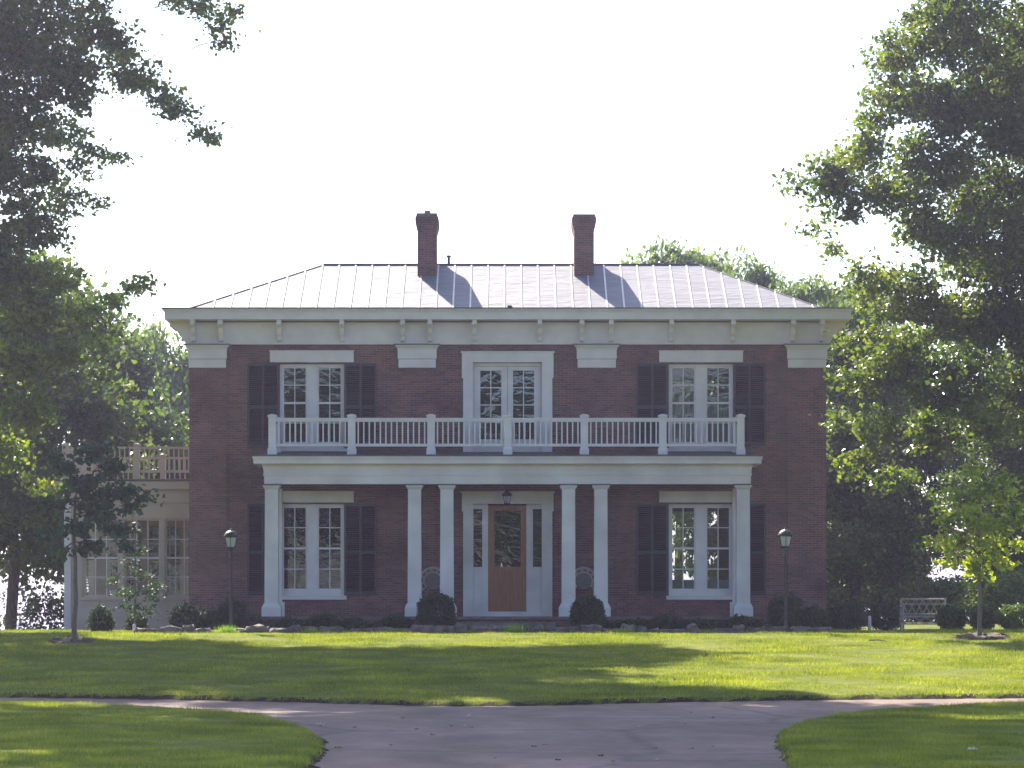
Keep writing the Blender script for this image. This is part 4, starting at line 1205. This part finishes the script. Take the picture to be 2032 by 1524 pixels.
def baluster(x, y, z0, z1, parent, mat, w=.017):
    m = MB(); m.box(x - w, x + w, y - w, y + w, z0, z1); m.build('baluster', mat, parent)
for a, b_ in segs:
    n = 13
    for k in range(n): baluster(a + (b_ - a) * (k + .5 + .0) / n, BY, bz(880.5), bz(837), balo, M['white'])
for px in (posts[0], posts[-1]):
    for k in range(6): baluster(bxx(px), BY + hp + (SY1 - BY - 2 * hp) * (k + 1) / 7, bz(880.5), bz(837), balo, M['white'])

# ---------------------------------------------------------------- sunroom wing (part of the house)
YW_ = 82.0; YB = 87.4
sw = FPX / YW_
def wx(px): return (px - CX) / sw
def wz(py): return CAMZ + (CY - py) / sw
WL, WR = wx(130), XL - .005
wins = [(wx(163), wx(237)), (wx(245), wx(319)), (wx(327), XL - .08)]
wz0, wz1 = wz(1185), wz(1029)
gz_ = terr1(-9.5, 82.0)
m = MB()
holed_wall(m, WL, WR, gz_ - .2, wz(960), YW_, YW_ + .16, [(a, b_, wz0, wz1) for a, b_ in wins])
holed_wall(m, WL, WR, gz_ - 1.2, wz(960), YB - .16, YB, [(a, b_, wz0, wz1) for a, b_ in wins])
for (ya, yb2) in ((YW_ + .16, YW_ + .8), (YW_ + 2.4, YW_ + 2.9), (YW_ + 4.5, YB - .16)):
    m.box(WL, WL + .16, ya, yb2, gz_ - .8, wz(960))
for (ya, yb2) in ((YW_ + .8, YW_ + 2.4), (YW_ + 2.9, YW_ + 4.5)):
    m.box(WL, WL + .16, ya, yb2, gz_ - .8, wz0); m.box(WL, WL + .16, ya, yb2, wz1, wz(960))
m.box(WL + .165, WR, YW_ + .165, YB - .165, wz(1215), wz(1212))
for py in (1200, 1227, 1243):          # clapboard battens under the windows
    m.box(WL + .1, WR, YW_ - .02, YW_ - .001, wz(py + 1.5), wz(py))
m.build('sunroom_wall', M['cream'], house)
for (yy, sg) in ((YW_, 1), (YB - .16, -1)):
    for a, b_ in wins:
        f = MB(); y0 = yy + .03; s_ = .05
        f.box(a, a + s_, y0, y0 + .08, wz0, wz1); f.box(b_ - s_, b_, y0, y0 + .08, wz0, wz1); f.box(a + s_, b_ - s_, y0, y0 + .08, wz0, wz0 + .06); f.box(a + s_, b_ - s_, y0, y0 + .08, wz1 - .05, wz1)
        if sg > 0:   # casing proud of the wall
            f.box(a - .049, a, yy - .03, yy - .001, wz0, wz1); f.box(b_, min(b_ + .049, WR), yy - .03, yy - .001, wz0, wz1)
            f.box(a - .049, min(b_ + .049, WR), yy - .032, yy - .001, wz1 + .001, wz1 + .05)
            f.box(a - .05, min(b_ + .05, WR), yy - .06, yy - .001, wz0 - .075, wz0 - .001)
        fo = f.build('window', M['cream'], house)
        s = MB(); y2 = y0 + .02; zm = wz(1107)
        s.box(a + s_, b_ - s_, y2 - .01, y2 + .04, zm - .022, zm + .022)
        for k in (1, 2):
            x = a + s_ + (b_ - a - 2 * s_) * k / 3
            s.box(x - .011, x + .011, y2, y2 + .03, wz0 + .06, zm - .022); s.box(x - .011, x + .011, y2, y2 + .03, zm + .022, wz1 - .05)
        for z in (wz(1145), wz(1070)):
            for k in range(3):
                xa_ = a + s_ + (b_ - a - 2 * s_) * k / 3 + .012; xb_ = a + s_ + (b_ - a - 2 * s_) * (k + 1) / 3 - .012
                s.box(xa_, xb_, y2 + .001, y2 + .029, z - .011, z + .011)
        s.build('sash', M['white_low'] if sg > 0 else M['cream'], fo)
        p = MB(); p.box(a + s_ - .01, b_ - s_ + .01, y2 + .012, y2 + .016, wz0 + .05, wz1 - .04); p.build('pane', M['glass'], fo)
# corner pilaster
c = MB(); c.box(wx(128), wx(141), YW_ - .07, YW_ + .1, gz_ + .1, wz(997)); c.box(wx(125), wx(143.5), YW_ - .1, YW_ + .12, gz_ - .05, gz_ + .28)
c.build('corner_pilaster', M['white_low'], house)
# entablature and fascia
c = MB(); c.box(WL - .02, WR, YW_ - .035, YW_ - .0305 + .02, wz(1027) + .02, wz(998)); c.box(WL - .10, WR, YW_ - .10, YW_ - .002, wz(998) + .001, wz(973))
c.box(WL - .26, WR, YW_ - .26, YB + .2, wz(972), wz(956)); c.box(WL - .10, WL - .002, YW_ - .002, YB, wz(998), wz(973))
c.build('sunroom_entablature', M['cream'], house)
c = MB(); c.box(WL - .30, WR, YW_ - .30, YB + .25, wz(956) + .001, wz(952)); c.build('sunroom_roof', M['flash'], house)
# terrace railing on the sunroom roof, front, side and back
rt = wz(952)
rl = MB()
zt0, zt1, zb0, zb1 = wz(891), wz(886.5), wz(938), wz(933)
P1 = wx(271.5)
for yy in (YW_ - .02, YB - .1):
    rl.box(WL, WR, yy - .04, yy + .04, zt0, zt1); rl.box(WL, WR, yy - .03, yy + .03, zb0, zb1)
rl.box(WL - .04, WL + .04, YW_ + .03, YB - .15, zt0, zt1); rl.box(WL - .03, WL + .03, YW_ + .03, YB - .15, zb0, zb1)
rlo = rl.build('terrace_railing', M['cream'], house)
for (x, yy) in ((WL, YW_ - .02), (P1, YW_ - .02), (WL, YB - .1), (P1 + .1, YB - .1)):
    q = MB(); q.box(x - .075, x + .075, yy - .075, yy + .075, rt, wz(884)); q.frust(x, yy, .1, .1, wz(884) + .001, .085, .085, wz(881.5)); q.frust(x, yy, .08, .08, wz(881.5) + .001, .02, .02, wz(879))
    q.build('newel_post', M['cream'], rlo)
for yy, st in ((YW_ - .02, .125), (YB - .1, .14)):
    x = WL + .13
    while x < WR - .03:
        if abs(x - P1) > .1: baluster(x, yy, zb1, zt0, rlo, M['cream'], .016)
        x += st
for k in range(24):
    baluster(WL, YW_ + .2 + k * .21, zb1, zt0, rlo, M['cream'], .016)

# ---------------------------------------------------------------- things on the porch
def lantern_shape(x, y, z0, z1, r, root, hang=None):
    H = z1 - z0
    g_ = MB(); g_.lathe(x, y, [(r * .62, z0 + H * .10), (r * .92, z0 + H * .56)], 6, PI / 6); g_.build('glass', M['lampglass'], root)
    f = MB()
    for k in range(6):
        a = PI / 6 + k * PI / 3
        f.tube([(x + r * .64 * math.cos(a), y + r * .64 * math.sin(a), z0 + H * .08), (x + r * .95 * math.cos(a), y + r * .95 * math.sin(a), z0 + H * .58)], r * .06, 5)
    f.lathe(x, y, [(r * .25, z0 - H * .04), (r * .66, z0 + H * .02), (r * .70, z0 + H * .09), (r * .6, z0 + H * .095)], 12)
    f.build('frame', M['iron'], root)
    c = MB(); c.lathe(x, y, [(r * 1.0, z0 + H * .565), (r * 1.12, z0 + H * .60), (r * 1.05, z0 + H * .66), (r * .86, z0 + H * .78), (r * .55, z0 + H * .87), (r * .22, z0 + H * .91), (r * .10, z0 + H * .94), (r * .14, z0 + H * .97), (r * .03, z1)], 20)
    c.build('cap', M['iron'], root, smooth=True)
    b_ = MB(); b_.lathe(x, y, [(r * .1, z0 + H * .1), (r * .13, z0 + H * .2), (r * .1, z0 + H * .36), (.004, z0 + H * .40)], 10); b_.build('bulb', M['white'], root, smooth=True)
hx_, hy_ = hx(1006), HW - .75
z0, z1 = CAMZ + (CY - 1001) * hy_ / FPX, CAMZ + (CY - 972) * hy_ / FPX
hl = empty('hanging_lantern', (hx_, hy_, z1), 'black lantern hanging from the porch ceiling before the front door', 'lantern')
lantern_shape(hx_, hy_, z0, z1, .115, hl)
q = MB(); q.tube([(hx_, hy_, z1 - .01), (hx_, hy_, ZA + .079)], .008, 6); q.lathe(hx_, hy_, [(.05, ZA + .05), (.05, ZA + .079)], 12); q.build('chain', M['iron'], hl)

def wicker_chair(px, label):
    y = HW - .55; x = WX(px, y); s = FPX / y
    z = lambda py: CAMZ + (CY - py) / s
    root = empty('wicker_chair', (x, y, FL), label, 'chair', 'wicker chairs on the porch')
    cz = z(1153); Ro, Ri = .325, .20
    bk = MB()
    for rr, th in ((Ro, .024), (Ri + .02, .018), ((Ro + Ri) / 2 + .03, .007)):
        pts = [(x + rr * math.cos(a), y + .12, cz + rr * 1.02 * math.sin(a)) for a in np.linspace(-.75, PI + .75, 34)]
        bk.tube(pts, th, 6)
    for k in range(17):
        a = -.6 + (PI + 1.2) * k / 16
        p0 = (x + Ri * math.cos(a), y + .12, cz + Ri * math.sin(a)); p1 = (x + Ro * math.cos(a + .12 * (-1) ** k), y + .12, cz + Ro * math.sin(a + .12 * (-1) ** k))
        bk.tube([p0, p1], .011, 5)
    bk.build('back_rim', M['wicker'], root)
    pnl = MB(); n = 30
    pts = [(x + Ri * math.cos(2 * PI * k / n), cz + Ri * math.sin(2 * PI * k / n)) for k in range(n)]
    pnl.add([(a, y + .115, b_) for a, b_ in pts] + [(a, y + .135, b_) for a, b_ in pts], [tuple(range(n))[::-1], tuple(range(n, 2 * n))] + [(i, (i + 1) % n, (i + 1) % n + n, i + n) for i in range(n)])
    pnl.build('back_panel', M['panelw'], root)
    st = MB(); st.lathe(x, y - .12, [(.27, FL + .36), (.29, FL + .38), (.29, FL + .42), (.26, FL + .44)], 20); st.build('seat', M['wicker'], root)
    sk = MB()
    for k in range(24):
        a = 2 * PI * k / 24; sk.tube([(x + .26 * math.cos(a), y - .12 + .26 * math.sin(a), FL + .37), (x + .22 * math.cos(a + .2), y - .12 + .22 * math.sin(a + .2), FL + .12)], .007, 4)
    sk.build('skirt', M['wicker'], root)
    for sx_ in (-1, 1):
        ar = MB(); ar.tube([(x + sx_ * .28, y + .12, cz - .1), (x + sx_ * .33, y - .05, FL + .63), (x + sx_ * .30, y - .28, FL + .60), (x + sx_ * .27, y - .30, FL + .40)], .02, 7); ar.build('arm', M['wicker'], root)
        for sy_ in (-1, 1):
            lg = MB(); lg.tube([(x + sx_ * .19, y - .12 + sy_ * .19, FL + .37), (x + sx_ * .21, y - .12 + sy_ * .21, FL)], .017, 6); lg.build('leg', M['wicker'], root)
wicker_chair(859, 'round backed wicker chair between the left pair of columns')
wicker_chair(1158, 'round backed wicker chair between the right pair of columns')

# ---------------------------------------------------------------- lamp posts
def lamp_post(px, pyb, pyt, Y, label):
    x = WX(px, Y); g0 = terr1(x, Y); s = FPX / Y
    zt = CAMZ + (CY - pyt) / s; zg = CAMZ + (CY - (pyt + 40)) / s
    root = empty('lamp_post', (x, Y, g0), label, 'lamp post', 'black lamp posts')
    p = MB(); p.lathe(x, Y, [(.085, g0 - .1), (.085, g0 + .06), (.055, g0 + .10), (.036, g0 + .22), (.033, g0 + .5), (.030, zg - .22), (.040, zg - .20), (.040, zg - .16), (.026, zg - .14), (.026, zg - .03), (.05, zg)], 14)
    p.build('post', M['iron'], root, smooth=True)
    lantern_shape(x, Y, zg, zt, .158, root)
lamp_post(458.5, 1257, 1049, 72.3, 'black lamp post left of the porch, against the brick wall')
lamp_post(1558.5, 1260, 1047, 72.0, 'black lamp post right of the porch, beside the lowest shutter')
lamp_post(1962, 1240, 1117, 96.0, 'distant black lamp post seen behind the yellow green sapling')

# ---------------------------------------------------------------- stone edging
sx0, sx1 = WX(265, 71.9), WX(1640, 71.9)
g = np.random.default_rng(5)
x = sx0; k = 0
while x < sx1:
    w = g.uniform(.22, .62)
    px = CX + (x + w / 2) * FPX / 71.9
    gap = (560 < px < 575) or (1045 < px < 1090 and g.random() < .6) or g.random() < .05
    if gap: x += w * .6; continue
    y = 71.9 + .10 * math.sin(x * .8) + g.uniform(-.06, .06); hgt = g.uniform(.14, .25); dp = g.uniform(.14, .24); gz0 = terr1(x + w / 2, y) + .01
    n = 12; m = MB(); vs = []
    for lv, (sc, zz) in enumerate(((1.0, 0), (1.04, .5), (.98, .85), (.78, 1.0))):
        for j in range(n):
            a = 2 * PI * j / n; c_, s_ = math.cos(a), math.sin(a)
            rx = (w / 2) * sc * (abs(c_) ** .6) * (1 if c_ > 0 else -1) * (1 + .10 * g.normal()); ry = dp * sc * (abs(s_) ** .6) * (1 if s_ > 0 else -1) * (1 + .08 * g.normal())
            vs.append((x + w / 2 + rx, y + ry, gz0 + hgt * zz * (1 + .10 * g.normal())))
    fs = [(l * n + j, l * n + (j + 1) % n, (l + 1) * n + (j + 1) % n, (l + 1) * n + j) for l in range(3) for j in range(n)] + [tuple(range(3 * n, 4 * n))]
    m.add(vs, fs)
    o = m.build('edging_stone', M['stone'])
    tag(o, 'rough flat stone in the low edging row before the house', 'stone', 'stones edging the bed')
    x += w * .97; k += 1
print('stones', k)

# weeds along the edging
for j, (px, h, lab) in enumerate([(452, .24, 'grassy weed tuft at the foot of the left lamp post'), (618, .18, 'grassy weed tuft by the stones below the left porch window'), (790, .17, 'weed tuft between the stones, left of the left round bush'),
                                  (925, .15, 'low weed tuft by the stones at the left end of the steps'), (1023, .26, 'upright weed tuft in front of the porch steps'), (1235, .18, 'weed tuft by the stones right of the right round bush')]):
    g = np.random.default_rng(200 + j); Y = 71.6; x = WX(px, Y); n = 260
    root = None
    xx = x + g.normal(size=n) * .10; yy = Y + g.normal(size=n) * .05; z = terr(xx, yy) + .03
    a = g.uniform(0, 2 * PI, n); H = h * g.uniform(.4, 1.1, n); ln = H * g.uniform(.1, .7, n); W = .008
    co = np.zeros((n, 3, 3)); co[:, 0] = np.stack([xx - W, yy, z - .02], 1); co[:, 1] = np.stack([xx + W, yy, z - .02], 1); co[:, 2] = np.stack([xx + np.cos(a) * ln, yy + np.sin(a) * ln, z + H], 1)
    o = quad_mesh('weed_tuft', co.reshape(-1, 3), np.arange(3 * n).reshape(n, 3), M['leaf_weed'], k=3)
    tag(o, lab, 'weed', 'weeds along the edging')

# ---------------------------------------------------------------- rustic bench, markers
def bench():
    Y = 80.0; s = FPX / Y
    X = lambda px: (px - CX) / s
    Z = lambda py: CAMZ + (CY - py) / s
    xa, xb = X(1790), X(1878); gz0 = terr1((xa + xb) / 2, Y)
    root = empty('rustic_bench', ((xa + xb) / 2, Y, gz0), 'weathered rustic twig bench with latticed back beside the clipped bushes', 'bench')
    zt, zs = Z(1189), Z(1224)
    r = .028
    fb = MB(); fb.tube([(xa, Y + .25, zt), (xb, Y + .25, zt)], r, 7); fb.tube([(xa, Y + .25, zs + .07), (xb, Y + .25, zs + .07)], .022, 7)
    fb.tube([(xa, Y + .25, zt - .12), (xb, Y + .25, zt - .12)], .016, 6)
    n = 6
    for k in range(n):
        a = xa + (xb - xa) * k / n; b_ = xa + (xb - xa) * (k + 1) / n
        fb.tube([(a, Y + .25, zs + .07), (b_, Y + .25, zt)], .013, 5); fb.tube([(b_, Y + .262, zs + .07), (a, Y + .262, zt)], .013, 5)
    fb.build('backrest', M['twig'], root)
    st = MB()
    for k in range(7): st.tube([(xa - .03, Y - .22 + k * .07, zs), (xb + .03, Y - .22 + k * .07, zs)], .03, 7)
    st.build('seat', M['twig'], root)
    for x in (xa, xb):
        for yy, top in ((Y - .24, zs + .22), (Y + .25, zt + .03)):
            l = MB(); l.tube([(x, yy, gz0 - .03), (x, yy, top)], r, 7); l.build('leg', M['twig'], root)
        a = MB(); a.tube([(x - .02, Y - .32, zs + .24), (x, Y + .26, zs + .26)], .03, 7); a.tube([(x, Y - .24, zs + .02), (x, Y + .25, zs + .22)], .013, 5); a.build('arm', M['twig'], root)
    ap = MB(); ap.tube([(xa, Y - .24, gz0 + .14), (xb, Y - .24, gz0 + .14)], .018, 6)
    for k in range(4):
        a = xa + (xb - xa) * k / 4; b_ = xa + (xb - xa) * (k + 1) / 4
        ap.tube([(a, Y - .24, zs - .02), (b_, Y - .24, gz0 + .14)], .011, 5); ap.tube([(b_, Y - .245, zs - .02), (a, Y - .245, gz0 + .14)], .011, 5)
    ap.build('apron', M['twig'], root)
bench()
def marker(px0, px1, py0, py1, Y, label, name='garden_marker'):
    x = WX((px0 + px1) / 2, Y); w = (px1 - px0) * Y / FPX / 2; g0 = terr1(x, Y)
    m = MB(); m.lathe(x, Y, [(w, g0), (w * .95, WZ(py0, Y) - .03), (w * .6, WZ(py0, Y))], 10)
    tag(m.build(name, M['white_low'], smooth=True), label, 'marker')
marker(1722, 1729, 1222, 1242, 80, 'short white post on the grass left of the bench')
marker(263, 270, 1238, 1256, 73.3, 'short white post at the foot of the wispy tree')

# fallen leaves and twigs on the grass and drive
LM = noise_mat('dry_leaf', (0.20, 0.08, 0.03), (0.36, 0.17, 0.07), 20, 0.8)
LP = noise_mat('pale_dry_leaf', (0.42, 0.36, 0.30), (0.60, 0.52, 0.44), 20, 0.8)
def dry_leaf(px, py, size, mat, label, group=None):
    x, y = ground_hit(px, py); z = terr1(x, y) + (0.07 if sdist([x], [y])[0] > .1 else .006)
    m = MB(); n = 12; a0 = random.random() * 6
    vs = [(x, y, z + size * .12)]
    for k in range(n):
        a = a0 + 2 * PI * k / n; r = size * (.5 if k % 2 else .28) * (1 + .3 * random.random())
        vs.append((x + r * math.cos(a), y + r * math.sin(a) * 1.2, z + size * (.05 + .35 * random.random() * (k % 3 == 0))))
    m.add(vs, [(0, 1 + k, 1 + (k + 1) % n) for k in range(n)])
    o = m.build('fallen_leaf', mat); tag(o, label, 'leaf', group)
    md = o.modifiers.new('thick', 'SOLIDIFY'); md.thickness = .003
dry_leaf(1335, 1359, .13, LM, 'curled reddish brown leaf on the lit lawn right of centre')
dry_leaf(1362, 1356, .09, LP, 'pale dry leaf just right of the reddish leaf')
dry_leaf(1930, 1500, .12, LP, 'pale dry leaf on the near right grass')
dry_leaf(636, 1440, .12, LP, 'pale dry leaf on the drive by the left grass corner')
dry_leaf(350, 1438, .08, LM, 'brown dry leaf on the near left grass')
dry_leaf(672, 1485, .10, LM, 'brown leaf scrap on the drive next to the left grass edge')
dry_leaf(920, 1267, .14, LP, 'pale leaf lying just below the edging stones')
GL = 'small brown leaves scattered over the lawn'
for _ in range(60):
    px = random.uniform(60, 1980); py = random.choice([random.uniform(1275, 1380), random.uniform(1330, 1380)])
    dry_leaf(px, py, random.uniform(.05, .09), LM, 'small brown leaf scattered on the sloping lawn', GL)
for _ in range(26):
    px = random.uniform(700, 1520); py = random.uniform(1412, 1518)
    dry_leaf(px, py, random.uniform(.035, .07), random.choice([LM, LP, M['bark']]), 'tiny leaf scrap lying on the asphalt drive', 'leaf scraps on the drive')
tw = MB(); a = ground_hit(1725, 1279); b_ = ground_hit(1762, 1281)
tw.tube([(a[0], a[1], terr1(*a) + .09), ((a[0] + b_[0]) / 2, (a[1] + b_[1]) / 2 + .03, terr1(*a) + .10), (b_[0], b_[1], terr1(*b_) + .085)], .014, 6)
tag(tw.build('fallen_branch', M['bark']), 'thin dark branch lying on the lawn left of the mulch ring', 'branch')

# ---------------------------------------------------------------- haze
hzb = MB(); hzb.box(-4100, 4100, -120, 4100, -30, 34)  # even tinted air volume, added to stand in for lens glare
hm = bpy.data.materials.new('glare_air'); hm.use_nodes = True
hn = hm.node_tree; hn.nodes.clear()
ho = hn.nodes.new('ShaderNodeOutputMaterial'); hv = hn.nodes.new('ShaderNodeVolumePrincipled')
hv.inputs['Color'].default_value = (0.80, 0.72, 1.0, 1); hv.inputs['Density'].default_value = GLARE_DENSITY; hv.inputs['Anisotropy'].default_value = 0.78
hn.links.new(hv.outputs[0], ho.inputs['Volume'])
tag(hzb.build('glare', hm), 'thin bluish haze added as an even air volume, imitating lens flare', 'glare', kind='stuff')
